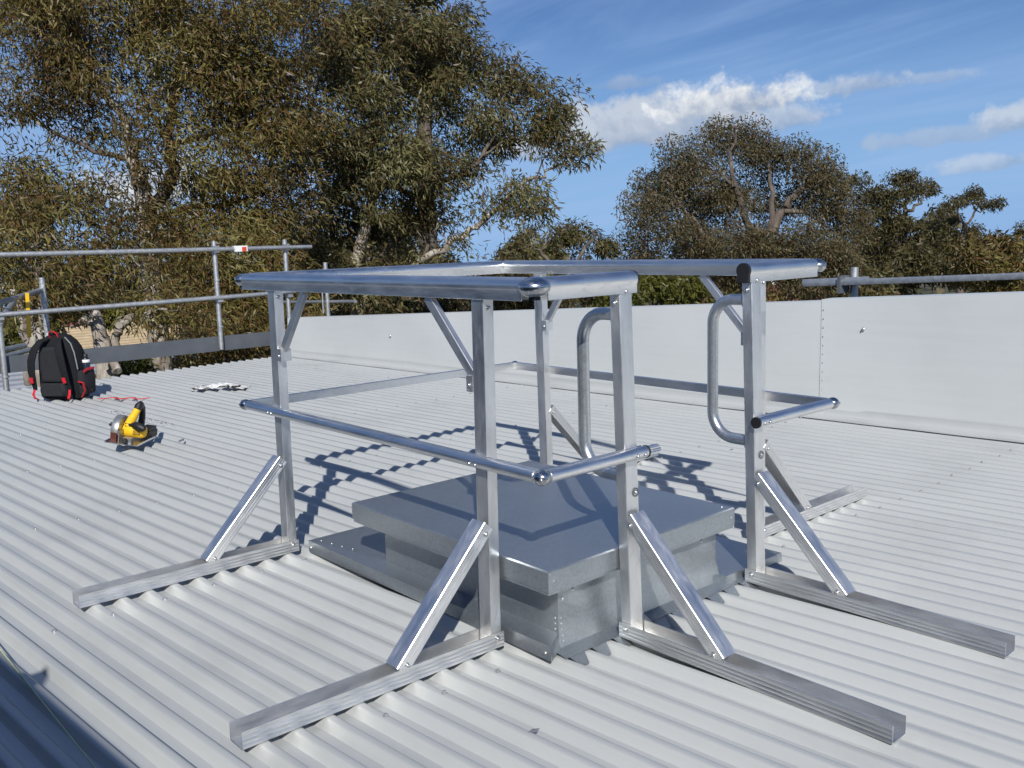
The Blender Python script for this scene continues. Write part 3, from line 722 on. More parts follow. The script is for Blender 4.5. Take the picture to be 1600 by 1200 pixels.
bb = MB().lathe([(.022, .356), (.022, .385), (.018, .392), (.0001, .393)], (0, 0, 0), (0, 0, 1), 16); lob('bottle_cap', bb.V, bb.F, M_BLACK, btl, 40, BPM @ Matrix.Translation((.215, .045, 0)))
rd = MB()
for j in range(3):
    pts = []; x, y = -5.46 + .05 * j, .17 + .06 * j
    for i in range(14): pts.append((x, y, .006 + .002 * j)); a = .6 + 1.0 * math.sin(i * .9 + j * 2); x += .03 * math.cos(a); y += .032 * math.sin(a)
    rd.tube(pts, .0035, 6)
tag(rd.build('red_cord', M_RED, None, 50), 'thin red cord lying in loops beside the backpack', 'cord')

# ---- circular saw (local x: image right, y: away, z: up)
SWM = Matrix.Translation((-3.36, -.31, -.008)) @ Matrix.Rotation(R_(47), 4, 'Z') @ Matrix.Rotation(R_(9), 4, 'Y') @ Matrix.Scale(.86, 4)
SW = bpy.data.objects.new('circular_saw', None); link(SW, None, SWM)
tag(SW, 'yellow and black cordless circular saw standing on the roof sheeting', 'circular saw')
def sob(name, mb, m, parent=SW, smooth=40): return ob(name, mesh_data(name, mb.V, mb.F, m, smooth), parent, SWM)
def disc(mb, x0, x1, cy, cz, r, a0=0, a1=360, seg=30, r_in=0.0):
    """a disc or disc sector of thickness x0..x1 in the yz plane"""
    n = max(3, int(seg * (a1 - a0) / 360)); full = a1 - a0 >= 360
    pts = [(cy + r * math.cos(R_(a0 + (a1 - a0) * k / n)), cz + r * math.sin(R_(a0 + (a1 - a0) * k / n))) for k in range(n + (0 if full else 1))]
    if not full: pts.append((cy, cz))
    N = len(pts); e = .006
    V = [(x0, y, z) for y, z in pts] + [(x0 + e, cy + (y - cy) * 1.03, cz + (z - cz) * 1.03) for y, z in pts] + [(x1 - e, cy + (y - cy) * 1.03, cz + (z - cz) * 1.03) for y, z in pts] + [(x1, y, z) for y, z in pts]
    F = [tuple(range(N)), tuple(range(3 * N, 4 * N))[::-1]]
    for b in range(3): F += [(b * N + i, (b + 1) * N + i, (b + 1) * N + (i + 1) % N, b * N + (i + 1) % N) for i in range(N)]
    return mb.add(V, F)
CZ = .125
sob('upper_guard', disc(MB(), -.100, -.048, 0, CZ, .102, -8, 188), M_SAWGREY)
bl = MB(); nt = 36
pts = []
for k in range(nt): 
    a = 2 * math.pi * k / nt; pts += [(.092 * math.cos(a), .092 * math.sin(a)), (.0865 * math.cos(a + .09), .0865 * math.sin(a + .09))]
N = len(pts); bl.add([(-.075, y, CZ + z) for y, z in pts] + [(-.073, y, CZ + z) for y, z in pts], [tuple(range(N)), tuple(range(N, 2 * N))[::-1]] + [(i, N + i, N + (i + 1) % N, (i + 1) % N) for i in range(N)])
sob('blade', bl, M_STEEL)
lg = sob('lower_guard', disc(MB(), -.090, -.056, 0, CZ, .098, 200, 345), M_SAWGREY)
sob('guard_hub', MB().lathe([(.0001, 0), (.030, 0), (.034, .006), (.034, .02), (.0001, .02)], (-.052, 0, CZ), (-1, 0, 0)).lathe([(.012, .02), (.012, .055), (.0001, .056)], (-.052, 0, CZ), (-1, 0, 0)), M_SAWRED)
sob('guard_lever', MB().tube([(-.10, -.03, CZ + .04), (-.125, -.035, CZ + .045), (-.135, -.04, CZ + .03)], .010, 10), M_BLACK)
sob('blade_cover', MB().box((-.094, -.112, .066), (-.052, -.085, .125)), M_SAWRED)
sob('base_plate', MB().hexa([(-.115, -.15, .060), (.115, -.15, .060), (.115, .15, .060), (-.115, .15, .060), (-.115, -.15, .065), (.115, -.15, .065), (.115, .15, .065), (-.115, .15, .065)]).box((-.115, -.15, .065), (-.108, .15, .074)).box((.108, -.15, .065), (.115, .15, .074)), M_STEEL)
sob('depth_bracket', MB().box((-.036, -.12, .066), (-.030, -.05, .145)).box((.0, -.13, .066), (.06, -.09, .105)), M_SAWGREY)
mt = sob('motor_housing', MB().lathe([(.0001, -.045), (.040, -.045), (.046, -.035), (.048, .03), (.046, .075), (.038, .10), (.030, .106), (.0001, .107)], (0, 0, CZ + .005), (1, 0, 0), 24), M_YEL)
for k in range(6): sob('vent', MB().box((.035 + .009 * k, -.0495, CZ - .012), (.039 + .009 * k, -.046, CZ + .02)), M_BLACK, mt)
hd = sob('handle', MB().tube([(-.02, -.01, CZ + .035), (.0, .005, CZ + .085), (.018, .01, CZ + .125), (.028, .02, CZ + .158)], [.030, .030, .026, .024], 14), M_YEL)
sob('handle_grip', MB().tube([(.028, .02, CZ + .155), (.030, .035, CZ + .178), (.026, .07, CZ + .182), (.02, .12, CZ + .15), (.012, .15, CZ + .08), (.01, .14, CZ + .01)], [.027, .027, .024, .022, .022, .026], 14), M_BLACK, hd)
sob('handle_side', MB().box((-.030, -.034, CZ + .036), (.012, -.024, CZ + .060)), M_BLACK, hd)
sob('front_knob', MB().tube([(.03, -.05, CZ + .055), (.055, -.06, CZ + .062), (.105, -.075, CZ + .052), (.128, -.08, CZ + .046)], [.018, .026, .028, .018], 14), M_BLACK)
sob('battery', MB().box((.045, .06, .078), (.125, .16, .125)).box((.05, .055, .125), (.12, .15, .150)), M_BLACK)
sob('depth_knob', MB().lathe([(.0001, .03), (.018, .03), (.020, .02), (.020, .004), (.0001, 0)], (.02, -.135, .085), (0, -1, .2), 14), M_BLACK)

# ---- crumpled rag, off-cuts, string line
V = []; F = []; nx, ny = 26, 14; nr = np.random.default_rng(3)
for i in range(nx):
    for j in range(ny):
        u, v = i / (nx - 1) - .5, j / (ny - 1) - .5
        z = .010 + .030 * abs(math.sin(u * 9 + v * 5)) * math.exp(-(u * 3.2) ** 2) + .018 * abs(math.sin(u * 17 - v * 11)) * (1 - abs(u))
        V.append((u * .46 + .02 * math.sin(v * 8), v * .17 * (1 - .5 * math.exp(-(u * 6) ** 2)) + .02 * math.sin(u * 12), z))
for i in range(nx - 1):
    for j in range(ny - 1): a = i * ny + j; F.append((a, a + ny, a + ny + 1, a + 1))
def rag_f(b, p):
    o = objc(b); n = b.noise(o, 11, 4, .6); d = b.voro(o, 120, 'Distance')
    base = b.mix(b.rng(d, .25, .4), (.10, .10, .10), (.62, .62, .60))
    b.put(p.inputs['Base Color'], b.mix(b.rng(n, .57, .60), base, (.012, .012, .013))); p.inputs['Roughness'].default_value = .9
rg = ob('rag', mesh_data('rag', V, F, mat('rag_cloth', rag_f), 60), None, Matrix.Translation((-5.12, 1.06, 0)) @ Matrix.Rotation(R_(50), 4, 'Z'))
tag(rg, 'crumpled grey and black rag lying on the roof beyond the saw', 'rag')
sod = rg.modifiers.new('thickness', 'SOLIDIFY'); sod.thickness = .003
def offcut(p, rz, sz, label, k):
    mb = MB(); a = sz
    mb.add([(0, 0, 0), (a, .1 * a, .1 * a), (a * 1.2, a * .5, .35 * a), (.3 * a, a * .6, .1 * a), (0, 0, .02 * a), (a, .1 * a, .12 * a), (a * 1.2, a * .5, .38 * a), (.3 * a, a * .6, .13 * a)], [(3, 2, 1, 0), (4, 5, 6, 7), (0, 1, 5, 4), (1, 2, 6, 5), (2, 3, 7, 6), (3, 0, 4, 7)])
    o = ob('metal_offcut', mesh_data('metal_offcut', mb.V, mb.F, M_SAWGREY), None, Matrix.Translation(p) @ Matrix.Rotation(R_(rz), 4, 'Z'))
    tag(o, label, 'off-cut', 'metal off-cuts on the roof')
offcut((.80, -.82, .001), 30, .022, 'small metal off-cut on the bare ribs between the two front channels', 0)
offcut((-1.03, -1.62, -.015), 70, .03, 'tiny off-cut near the shaded bottom left corner', 1)
offcut((-3.25, -.05, .001), 100, .04, 'small off-cut just right of the circular saw', 2)
offcut((1.30, .55, -.022), 10, .018, 'tiny metal chip on the sheeting beside the right hand channel', 3)
offcut((-.62, 1.95, .001), 40, .02, 'tiny metal chip on the sheeting in front of the parapet', 4)
slm = MB(); slm.tube([(-6.0, -1.63 + .004, .004), (-.656, -1.634, .004), (.193, -1.638, .004), (3.5, -1.65, .004)], .0022, 6)
tag(slm.build('string_line', plain('pale_string', (.50, .55, .36), .8), None), 'thin pale string line stretched across the shaded ribs at bottom left', 'string line')
# shavings left along the cut near the saw
shv = MB()
for k in range(46):
    sv = -4.75 + .95 * random.random(); x, y = sv, .10 + .10 * (sv + 4.2) + random.gauss(0, .012)
    a = random.uniform(0, 6.3); l = random.uniform(.006, .016)
    shv.tube([(x, y, .004), (x + l * math.cos(a), y + l * math.sin(a), .006 + random.uniform(0, .005))], .0016, 4)
tag(shv.build('metal_shavings', M_VOID, None), 'dark metal shavings in a line on the ribs behind the saw', 'shavings', None, 'stuff')

# =================================================================== BEYOND THE ROOF (plumb)
XF = Matrix.Identity(4)
gm = mat('ground_grass', lambda b, p: (b.put(p.inputs['Base Color'], b.ramp(b.noise(objc(b), .08, 8, .65), [(.35, (.055, .06, .025)), (.5, (.09, .085, .045)), (.65, (.14, .12, .08))])), p.inputs['Roughness'].__setattr__('default_value', .95)))
V = []; F = []
rr = [0, 20, 60, 150, 400, 1200, 4000]; sg_ = 48
for r in rr:
    for k in range(sg_): a = 2 * math.pi * k / sg_; V.append((r * math.cos(a), r * math.sin(a), GZ))
for i in range(len(rr) - 1):
    for k in range(sg_): p, q = i * sg_ + k, i * sg_ + (k + 1) % sg_; F.append((p, q, q + sg_, p + sg_))
tag(ob('ground', mesh_data('ground', V, F, gm)), kind='structure')

CAMW = CAM_M.translation.copy(); CR = CAM_M.to_3x3()
VR, VU, VF = CR @ Vector((1, 0, 0)), CR @ Vector((0, 1, 0)), CR @ Vector((0, 0, -1))
def leaf_mesh(name, P, Dr, L, W, m, droop=None):
    """P leaf bases, Dr leaf directions, L lengths, W widths (numpy) -> one mesh of folded leaf blades"""
    n = len(P); r = RNG.normal(size=(n, 3)); sd = np.cross(Dr, r); sd /= np.linalg.norm(sd, axis=1)[:, None] + 1e-9
    nm = np.cross(sd, Dr)
    V = np.empty((n, 4, 3)); mid = P + Dr * (L * .42)[:, None] + nm * (L * .06)[:, None]
    V[:, 0] = P; V[:, 1] = mid + sd * (W * .5)[:, None]; V[:, 2] = P + Dr * L[:, None] - nm * (L * .05)[:, None]; V[:, 3] = mid - sd * (W * .5)[:, None]
    me = bpy.data.meshes.new(name); me.vertices.add(n * 4); me.vertices.foreach_set('co', V.reshape(-1).astype(np.float32))
    me.loops.add(n * 4); me.loops.foreach_set('vertex_index', np.arange(n * 4, dtype=np.int32))
    me.polygons.add(n); me.polygons.foreach_set('loop_start', np.arange(0, n * 4, 4, dtype=np.int32))
    try: me.polygons.foreach_set('loop_total', np.full(n, 4, dtype=np.int32))
    except Exception: pass
    me.update(calc_edges=True); me.materials.append(m); return me
def tree(name, label, cat, D, trunk, limbs, clumps, leaf, bark, Ls=.14, Ws=.026, cover=2.0, spray=.46, K=240, group=None, wind=.25, depthk=1.1, droop=.55, jit=1.0, dark_limbs=False):
    ppm = FOCAL / D
    base = None
    if trunk:
        tp = [at(px, py, D + (dd if len(t_) > 3 else 0)) for t_ in trunk for (px, py, r, dd) in [(t_ + (0,))[:4]]]
        tr = [t_[2] for t_ in trunk]
        base = Vector((tp[0].x + .1, tp[0].y - .1, GZ - .2))
        if tp[0].z > GZ: tp = [base] + tp; tr = [tr[0] * 1.35] + tr
    else:
        c = at(clumps[0][0], clumps[0][1], D); base = Vector((c.x, c.y, GZ))
    root = bpy.data.objects.new(name, None); link(root, None, Matrix.Translation(base)); tag(root, label, cat, group)
    nodes = []
    if trunk:
        MB().tube(smooth_path(tp, 4), interp(tr, 4), 12).build('trunk', bark, root, 60); nodes += tp
    for lb in limbs:
        pts = [at(q[0], q[1], D + (q[3] if len(q) > 3 else random.uniform(-.3, .3))) for q in lb]; rs = [q[2] for q in lb]
        pp = smooth_path(pts, 4, .10 * D / 16)
        MB().tube(pp, interp(rs, 4), 8).build('limb', bark if (lb is limbs[0] or not dark_limbs) else M_BARKD, root, 60); nodes += pp
    Ps, Ds, Tw = [], [], MB()
    for c in clumps:
        px, py, rx, ry = c[:4]; dd = c[4] if len(c) > 4 else random.uniform(-1, 1) * .05 * D * jit; dens = c[5] if len(c) > 5 else 1.0
        ctr = at(px, py, D + dd); a, b_ = rx / ppm, ry / ppm; dz = depthk * min(a, b_)
        nl = dens * cover * (rx * ry * math.pi) / (Ls * Ws * .5 * .55 * ppm * ppm); ns = max(3, int(nl / K))
        u = RNG.normal(size=(ns, 3)); u /= np.linalg.norm(u, axis=1)[:, None]; u *= (RNG.random(ns) ** .42)[:, None]
        S = np.array(ctr)[None] + u[:, :1] * a * np.array(VR)[None] + u[:, 1:2] * b_ * np.array(VU)[None] + u[:, 2:] * dz * np.array(VF)[None]
        for s_ in S:
            kk = int(K * random.uniform(.6, 1.4)); sr = spray * random.uniform(.7, 1.25)
            off = RNG.normal(size=(kk, 3)); off *= (sr * RNG.random(kk) ** .36 / np.linalg.norm(off, axis=1))[:, None]; off *= np.array([1.15, 1.15, .80])[None]; off[:, 2] -= .30 * np.hypot(off[:, 0], off[:, 1])
            Ps.append(s_[None] + off); dr = RNG.normal(size=(kk, 3)) * .60 + np.array([0, 0, -droop])[None] + np.array(VR)[None] * wind + off / sr * .35
            Ds.append(dr)
        if nodes:
            arr = np.array([tuple(q) for q in nodes])
            for s_ in S[::5]:
                dist = np.linalg.norm(arr - s_[None], axis=1); q = Vector(arr[int(dist.argmin())]); e = Vector(s_)
                if (e - q).length < 5 * D / 16 + 1:
                    midp = q.lerp(e, .5) + Vector((random.gauss(0, .12), random.gauss(0, .12), random.gauss(.1, .12))) * (e - q).length * .5
                    Tw.tube([q, midp, e], [.014 * D / 20, .009 * D / 20, .004 * D / 20], 4, False)
    P = np.concatenate(Ps); Dr = np.concatenate(Ds); Dr /= np.linalg.norm(Dr, axis=1)[:, None]
    L = Ls * RNG.uniform(.6, 1.3, len(P)); W = Ws * RNG.uniform(.7, 1.3, len(P))
    ob('crown', leaf_mesh('crown', P, Dr, L, W, leaf), root)
    if Tw.V: tag(Tw.build('twigs', M_BARKD, root), kind='stuff')
    return root
def smooth_path(pts, k, jitter=0.0):
    pts = [Vector(p) for p in pts]; out = []
    for i in range(len(pts) - 1):
        p0, p1, p2, p3 = pts[max(i - 1, 0)], pts[i], pts[i + 1], pts[min(i + 2, len(pts) - 1)]
        for j in range(k):
            t = j / k; v = .5 * ((2 * p1) + (p2 - p0) * t + (2 * p0 - 5 * p1 + 4 * p2 - p3) * t * t + (3 * p1 - p0 - 3 * p2 + p3) * t ** 3)
            if jitter and (i or j): v = v + Vector((random.gauss(0, jitter), random.gauss(0, jitter), random.gauss(0, jitter))) * .35
            out.append(v)
    return out + [pts[-1]]
def interp(r, k):
    out = []
    for i in range(len(r) - 1): out += [r[i] + (r[i + 1] - r[i]) * j / k for j in range(k)]
    return out + [r[-1]]

G1 = 'gum trees beyond the roof edge'
tree('gum_tree', 'tall eucalyptus with thick bare fork, its crown filling the upper left', 'tree', 16,
     [(238, 430, .17), (232, 380, .165), (228, 335, .16), (221, 290, .13)],
     [[(221, 292, 0.145), (206, 250, 0.119), (192, 200, 0.085), (150, 120, 0.051), (118, 50, 0.025)], [(229, 335, 0.128), (266, 272, 0.111), (262, 225, 0.093), (272, 160, 0.068), (277, 60, 0.043), (282, -40, 0.025)],
      [(262, 228, 0.060), (320, 214, 0.051), (390, 190, 0.038), (450, 160, 0.025)], [(228, 350, 0.051), (190, 342, 0.043), (165, 362, 0.034), (130, 335, 0.021)], [(236, 350, 0.060), (300, 322, 0.047), (375, 316, 0.034), (430, 290, 0.017)],
      [(206, 250, 0.051), (130, 232, 0.038), (50, 180, 0.025)], [(262, 215, 0.043), (225, 160, 0.034), (210, 90, 0.021)], [(240, 410, 0.060), (300, 420, 0.043), (380, 440, 0.025)], [(236, 400, 0.051), (180, 430, 0.038), (110, 400, 0.021)]],
     [(30, 30, 110, 80), (150, 10, 130, 80), (280, 10, 130, 80), (420, 30, 120, 90), (50, 120, 95, 60), (185, 95, 110, 60), (320, 105, 120, 70), (445, 140, 100, 80), (20, 185, 55, 40, 0, .6), (110, 190, 60, 36, 0, .5), (170, 190, 50, 32, 0, .5),
      (345, 190, 80, 45), (420, 235, 95, 60), (50, 285, 85, 55), (140, 300, 60, 50), (20, 350, 70, 50), (115, 370, 70, 45), (180, 380, 40, 32, -1), (320, 280, 70, 40), (330, 335, 95, 45), (425, 325, 85, 60), (205, 315, 32, 26, -.9, .6), (255, 345, 40, 24, -.9, .7), (215, 230, 34, 30, -.8, .55), (285, 235, 40, 26, -.8, .6), (235, 175, 40, 26, -.8, .7), (290, 400, 70, 40, -1.5), (380, 415, 90, 60, -1), (330, 470, 85, 45, -1.5), (415, 490, 60, 60, -1.5), (360, 540, 75, 32, -2), (265, 450, 50, 28, -1.5), (170, 430, 55, 30, 0, .8), (445, 420, 60, 60, -1)],
     L_GUM, M_BARKG, group=G1, dark_limbs=True, cover=1.75)
tree('gum_tree', 'broad eucalyptus in the middle with one long branch reaching right into the sky', 'tree', 19,
     [(556, 470, 0.136), (560, 400, 0.124), (575, 340, 0.112), (590, 280, 0.093)],
     [[(610, 445, 0.081), (660, 405, 0.074), (700, 380, 0.062), (745, 355, 0.053), (800, 305, 0.043), (845, 272, 0.031), (885, 258, 0.019)], [(845, 272, 0.019), (850, 245, 0.014), (872, 228, 0.007)], [(745, 355, 0.031), (790, 318, 0.022), (808, 285, 0.012)],
      [(590, 285, 0.074), (650, 300, 0.062), (735, 262, 0.046), (780, 200, 0.034), (800, 165, 0.019)], [(735, 262, 0.031), (765, 235, 0.022), (800, 215, 0.012)], [(590, 280, 0.074), (580, 190, 0.056), (600, 100, 0.037), (640, 30, 0.019)], [(575, 340, 0.062), (520, 300, 0.050), (480, 220, 0.031), (470, 130, 0.019)],
      [(560, 420, 0.050), (625, 375, 0.043), (660, 330, 0.031), (700, 280, 0.019)], [(640, 470, 0.056), (655, 420, 0.050), (668, 370, 0.037)]],
     [(505, 40, 100, 90), (600, 50, 100, 85), (665, 85, 75, 60), (730, 120, 80, 52), (800, 135, 65, 42), (850, 150, 38, 34), (550, 160, 105, 90), (650, 175, 95, 75), (745, 195, 75, 55), (825, 180, 55, 50), (860, 195, 26, 36), (500, 250, 85, 80), (590, 265, 95, 75),
      (675, 255, 60, 60), (490, 340, 75, 60), (570, 350, 80, 50), (645, 335, 55, 45), (690, 320, 40, 35, 0, .7), (768, 322, 28, 24, 0, .7), (818, 292, 34, 26), (832, 318, 20, 22), (905, 248, 34, 40),
      (470, 420, 70, 45), (550, 415, 60, 40), (640, 400, 60, 35), (700, 385, 50, 25), (600, 440, 60, 40)],
     L_GUM2, M_BARKG, Ls=.16, Ws=.032, group=G1, dark_limbs=True, cover=1.8)
tree('gum_tree', 'dark eucalyptus top rising behind the others at the upper edge', 'tree', 27, [(665, 300, .25), (668, 120, .2), (672, 30, .12)], [[(668, 80, .08), (690, 40, .05), (700, 5, .03)]],
     [(670, 10, 55, 50), (700, 25, 32, 45), (640, -10, 50, 40), (665, 70, 50, 40)], L_DARK, M_BARKD, Ls=.20, Ws=.05, group=G1)
tree('gum_tree', 'pale barked young gum with pruned forks behind the left scaffold post', 'tree', 12.6, [(62, 580, .075), (68, 520, .07), (66, 470, .062), (60, 435, .055)],
     [[(60, 437, .05), (52, 410, .045), (50, 390, .035), (62, 368, .025), (74, 356, .012)], [(58, 428, .045), (38, 408, .04), (22, 392, .032), (8, 362, .018)], [(45, 600, .06), (40, 520, .055), (28, 470, .05), (-10, 430, .04)], [(63, 420, .018), (72, 408, .012), (84, 400, .006)], [(48, 560, .05), (52, 500, .04), (46, 470, .03)]],
     [(10, 400, 40, 35), (90, 440, 40, 30), (30, 330, 50, 35), (110, 470, 30, 20), (20, 460, 30, 22, .5, .6)], L_GUM, M_BARKG, Ls=.13, Ws=.024, group=G1)
tree('gum_tree', 'sawn off pale gum trunk with a cut stub beside the black backpack', 'tree', 12.9, [(166, 600, .115), (160, 545, .105), (152, 505, .095), (147, 486, .075)],
     [[(149, 492, .03), (138, 492, .028), (126, 504, .024), (112, 512, .015)], [(184, 580, .06), (180, 545, .06), (184, 515, .06), (189, 503, .05)], [(186, 508, .05), (203, 500, .062), (228, 495, .06), (250, 503, .045), (282, 490, .02)], [(228, 495, .03), (240, 484, .025), (262, 486, .015)], [(240, 500, .025), (246, 520, .02), (248, 545, .015)], [(166, 575, .03), (178, 560, .02), (190, 580, .015)], [(150, 500, .03), (141, 507, .034), (139, 508, .034)]],
     [(300, 488, 28, 16, 0, .6), (240, 475, 24, 12, 0, .4)], L_GUM, M_BARKG, Ls=.12, Ws=.022, group=G1)
tree('gum_tree', 'small rounded grey green tree behind the back corner of the guardrail', 'tree', 34, [(880, 470, .16), (882, 420, .13)], [[(882, 430, .08), (910, 395, .06), (930, 365, .03)], [(882, 430, .08), (850, 400, .06), (825, 385, .03)]],
     [(830, 390, 48, 40), (880, 378, 50, 35), (925, 372, 38, 30), (795, 385, 28, 38), (870, 430, 95, 38), (948, 400, 28, 30), (800, 440, 60, 40), (930, 440, 40, 40)], L_GUM2, M_BARKD, Ls=.22, Ws=.055, cover=1.9, group=G1)
tree('gum_tree', 'large rusty brown eucalyptus standing alone against the clouds at right', 'tree', 36, [(1165, 480, .34), (1180, 420, .30), (1198, 370, .26)],
     [[(1198, 372, .2), (1225, 330, .16), (1250, 295, .12), (1285, 275, .05)], [(1190, 395, .18), (1165, 340, .14), (1145, 280, .09), (1150, 210, .04)], [(1170, 450, .16), (1135, 400, .13), (1090, 350, .08), (1040, 310, .04)], [(1198, 370, .14), (1205, 300, .1), (1195, 240, .05)], [(1225, 330, .1), (1290, 330, .06), (1315, 300, .03)], [(1150, 290, .07), (1100, 265, .05), (1065, 255, .03)]],
     [(1150, 218, 62, 32), (1115, 215, 32, 24), (1085, 255, 62, 36), (1195, 240, 55, 34), (1262, 262, 46, 36), (1235, 238, 30, 20), (1045, 300, 58, 42), (1125, 300, 75, 42), (1205, 300, 60, 36), (1290, 295, 42, 40), (1020, 345, 42, 50), (1080, 355, 62, 45), (1150, 365, 50, 36), (1235, 365, 65, 42), (1300, 350, 42, 48), (1012, 390, 36, 32), (1080, 410, 65, 32), (1250, 415, 70, 34), (1160, 425, 60, 25), (1310, 410, 40, 35)],
     L_RED, M_BARKD, Ls=.16, Ws=.045, cover=2.2, spray=.80, K=420, group=G1)
tree('gum_tree', 'umbrella crowned tree with a double head right of the rusty eucalyptus', 'tree', 48, [(1405, 470, .3), (1410, 380, .24), (1412, 335, .2)], [[(1412, 345, .14), (1418, 310, .1), (1425, 285, .05)], [(1411, 350, .12), (1375, 335, .08), (1350, 315, .04)], [(1412, 330, .1), (1440, 310, .05)]],
     [(1415, 278, 42, 20), (1398, 296, 36, 20), (1438, 296, 22, 26), (1352, 290, 28, 18), (1340, 312, 36, 24), (1385, 312, 34, 20), (1375, 350, 40, 28), (1432, 350, 40, 26), (1390, 385, 60, 32)], L_DARK, M_BARKD, Ls=.21, Ws=.065, cover=1.8, spray=.5, group=G1)
tree('gum_tree', 'wispy leaning tree with a flat tuft at the far right skyline', 'tree', 54, [(1500, 450, .22), (1503, 380, .16), (1508, 350, .12)], [[(1508, 352, .08), (1522, 335, .06), (1538, 322, .03)], [(1507, 355, .07), (1500, 330, .05), (1495, 312, .03)]],
     [(1515, 307, 30, 12), (1538, 320, 18, 17), (1492, 320, 28, 15), (1478, 340, 28, 20), (1500, 372, 40, 30), (1460, 365, 36, 30)], L_DARK, M_BARKD, Ls=.21, Ws=.065, cover=1.8, spray=.45, group=G1)
tree('gum_tree', 'slim dark conifer at the extreme right edge', 'tree', 60, [(1592, 450, .2), (1594, 390, .12)], [], [(1594, 362, 10, 14), (1594, 385, 16, 20), (1592, 410, 22, 22)], L_DARK, M_BARKD, Ls=.21, Ws=.065, cover=2, spray=.4, group=G1)
G2 = 'shrubs behind the parapet'
for (D_, lab, cl, lf) in (
    (22, 'dark shrub behind the left end of the parapet', [(480, 470, 50, 40), (530, 480, 50, 35), (440, 480, 40, 35)], L_GUM),
    (23, 'reddish shrub seen under the top rail near the front post', [(610, 465, 60, 36), (680, 455, 60, 40), (560, 475, 40, 30)], L_RED),
    (25, 'brown green shrub seen through the guardrail behind the corner ball', [(760, 455, 60, 40), (815, 465, 60, 35), (870, 470, 50, 30)], L_RED),
    (26, 'bright olive shrub between the two grab handle posts', [(1010, 450, 50, 36), (1060, 450, 50, 36), (960, 460, 45, 32), (1105, 462, 40, 25)], L_GREEN),
    (38, 'grey leafed shrub directly right of the top rail end', [(1330, 425, 45, 36), (1300, 445, 40, 26), (1370, 440, 40, 28)], L_GUM2),
    (42, 'dark olive shrub below the umbrella crowned tree', [(1420, 415, 45, 36), (1460, 420, 45, 34), (1400, 445, 50, 25)], L_DARK),
    (40, 'feathery green brown shrub at the right edge above the parapet', [(1510, 410, 45, 36), (1570, 405, 50, 40), (1540, 440, 60, 30), (1610, 420, 40, 45)], L_GUM),
    (16, 'bright green shrub below the toe board beside the backpack', [(212, 568, 26, 14), (180, 575, 22, 12)], L_GREEN),
    (20, 'dense shrub filling the gap under the toe board near the first post', [(330, 545, 60, 30), (400, 540, 50, 40), (270, 570, 40, 18)], L_GUM),
    (30, 'olive hedge shrub beyond the pruned trunks at left', [(110, 500, 70, 35), (30, 520, 60, 40), (60, 560, 70, 30), (250, 480, 60, 25)], L_GREEN)):
    tree('shrub', lab, 'shrub', D_, None, [], cl, lf, M_BARKD, Ls=.15 * D_ / 18, Ws=.036 * D_ / 18, cover=2.2, spray=.32 * D_ / 20, group=G2, depthk=1.0)

for (D_, lab, cl) in (
    (30, 'dense dark tree mass behind the pruned gums at far left', [(60, 420, 100, 50), (170, 430, 90, 45), (10, 340, 60, 60), (130, 470, 100, 30)]),
    (32, 'dense dark tree mass behind the scaffold rails left of the first post', [(300, 400, 90, 60), (400, 380, 80, 70), (340, 470, 110, 45), (450, 450, 80, 50)]),
    (34, 'dense dark tree mass behind the long branch of the middle eucalyptus', [(560, 410, 80, 55), (650, 420, 80, 45), (720, 430, 70, 38), (600, 340, 60, 50), (780, 440, 50, 35)]),
    (58, 'dark olive tree mass under the rusty eucalyptus', [(1010, 430, 60, 40), (1100, 430, 80, 36), (1200, 425, 80, 34), (1290, 415, 70, 36)]),
    (66, 'dark olive tree mass along the right skyline', [(1360, 375, 60, 46), (1440, 372, 55, 40), (1500, 388, 60, 34), (1570, 388, 60, 34), (1620, 392, 50, 34), (1400, 410, 90, 30)])):
    tree('tree_mass', lab, 'tree', D_, [(cl[0][0], cl[0][1] + 40, .2), (cl[0][0] + 3, cl[0][1], .12)], [], cl, L_DARK, M_BARKD, Ls=.16 * D_ / 26, Ws=.05 * D_ / 26, cover=1.9, spray=.5 * D_ / 30, group='trees further back')
tree('shrub', 'sparse shrub in front of the red roofed house', 'shrub', 60, None, [], [(1230, 452, 55, 16, 0, .9), (1160, 455, 40, 16, 0, .9), (1290, 448, 30, 20)], L_GUM, M_BARKD, Ls=.4, Ws=.12, cover=1.6, spray=.5, group=G2)
# far woodland all round the horizon: reads as one mass
n = 44000; az = RNG.uniform(0, 2 * math.pi, n); rad = RNG.uniform(150, 330, n)
hgt = (7.5 + 3.2 * np.sin(az * 23) * np.sin(az * 7 + 1) + 2.0 * np.sin(az * 61)) * np.sqrt(RNG.random(n))
P = np.stack([rad * np.cos(az), rad * np.sin(az), GZ + .3 + np.maximum(hgt, 0)], 1); Dr = RNG.normal(size=(n, 3)); Dr /= np.linalg.norm(Dr, axis=1)[:, None]
tag(ob('distant_wood', leaf_mesh('distant_wood', P, Dr, RNG.uniform(1.6, 3.6, n), RNG.uniform(1.0, 2.0, n), L_DARK)), 'low dark woodland along the horizon', 'woodland', None, 'stuff')

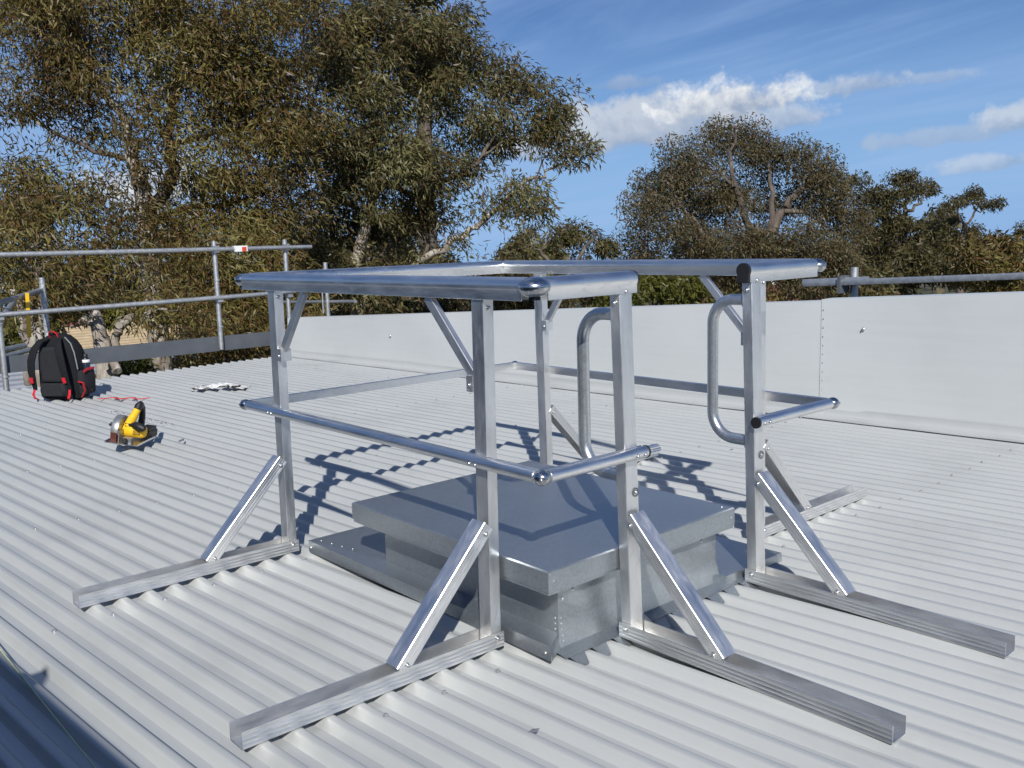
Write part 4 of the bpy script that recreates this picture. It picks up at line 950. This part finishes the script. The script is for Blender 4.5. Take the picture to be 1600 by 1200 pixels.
# houses among the trees
def house(px, py, D, wd, dp, wall_h, roof_h, yaw, wm, rm, label):
    """ridge of the roof seen at a pixel"""
    r = at(px, py, D); base = Vector((r.x, r.y, GZ)); H = r.z - GZ; wall_h = H - roof_h
    B = Matrix.Translation(base) @ Matrix.Rotation(yaw, 4, 'Z'); a, b_ = wd / 2, dp / 2
    root = bpy.data.objects.new('house', None); link(root, None, B); tag(root, label, 'house', 'houses between the trees')
    def part(nm, mb, m, par=root): return ob(nm, mesh_data(nm, mb.V, mb.F, m), par, B)
    part('wall', MB().box((-a, -b_, -.3), (a, b_, wall_h)).add([(-a, -b_, wall_h), (-a, b_, wall_h), (-a, 0, H - .12), (a, -b_, wall_h), (a, b_, wall_h), (a, 0, H - .12)], [(0, 1, 2), (5, 4, 3)]), wm)
    e = .45; sl = roof_h / b_
    rf = MB()
    for s_ in (-1, 1):
        rf.hexa([(-a - e, s_ * (b_ + e), wall_h - e * sl), (a + e, s_ * (b_ + e), wall_h - e * sl), (a + e, 0, H), (-a - e, 0, H), (-a - e, s_ * (b_ + e), wall_h - e * sl + .15), (a + e, s_ * (b_ + e), wall_h - e * sl + .15), (a + e, 0, H + .15), (-a - e, 0, H + .15)])
    rfo = part('roof', rf, rm)
    part('chimney', MB().box((a * .4, -.4, H - 1), (a * .4 + .6, .2, H + .9)), wm, rfo)
    for k in range(3):
        x = -a + wd * (k + .5) / 3
        for s_ in (-1, 1):
            wn = part('window', MB().box((x - .7, s_ * b_ - .06, wall_h - 2.0), (x + .7, s_ * b_ + .06, wall_h - .8)), M_WHITE)
            part('pane', MB().box((x - .6, s_ * b_ - .08, wall_h - 1.9), (x + .6, s_ * b_ + .08, wall_h - .9)), plain('window_glass', (.03, .04, .05), .1), wn)
def tiles_f(base):
    def f(b, p):
        o = objc(b); wv = b.n('ShaderNodeTexWave', wave_type='BANDS', bands_direction='Y'); b.put(wv.inputs['Vector'], o); wv.inputs['Scale'].default_value = 1.6
        n = b.noise(o, 2.5, 5); b.put(p.inputs['Base Color'], b.ramp(n, [(.3, tuple(x * .7 for x in base)), (.7, base)])); p.inputs['Roughness'].default_value = .85
        b.put(p.inputs['Normal'], b.bump(wv.outputs[0], .6, .08))
    return f
T_RED = mat('red_tiles', tiles_f((.24, .09, .07))); T_TAN = mat('tan_tiles', tiles_f((.55, .42, .25))); T_GREY = mat('grey_roof', tiles_f((.30, .32, .36)))
W_WHITE = plain('white_render', (.75, .73, .70), .8); W_BRICK = plain('brown_brick', (.27, .15, .10), .9, 0, .3, 6)
yaw0 = math.atan2(VR.y, VR.x)
house(1232, 446, 92, 13, 9, 3, 2.4, yaw0 + .25, W_WHITE, T_RED, 'white walled house with red tiled roof seen just above the parapet step')
house(1170, 452, 105, 12, 9, 3, 2.4, yaw0 + .1, W_WHITE, T_RED, 'red roofed house partly hidden behind the right hand grab handle')
house(225, 505, 42, 11, 8, 3, 2.2, yaw0 + .9, W_BRICK, T_TAN, 'brown brick house with tan tiled roof between the pruned trunks')
house(150, 505, 60, 12, 8, 3, 2.2, yaw0 + .2, W_BRICK, T_RED, 'brown house half hidden behind the sawn off gum trunk')
house(205, 562, 24, 7, 5, 3, 1.2, yaw0 + .7, W_BRICK, T_GREY, 'low shed with blue grey roof just below the roof edge')
house(465, 395, 70, 10, 8, 3, 2.2, yaw0, W_WHITE, T_GREY, 'pale tall building glimpsed through leaves beside the scaffold post')
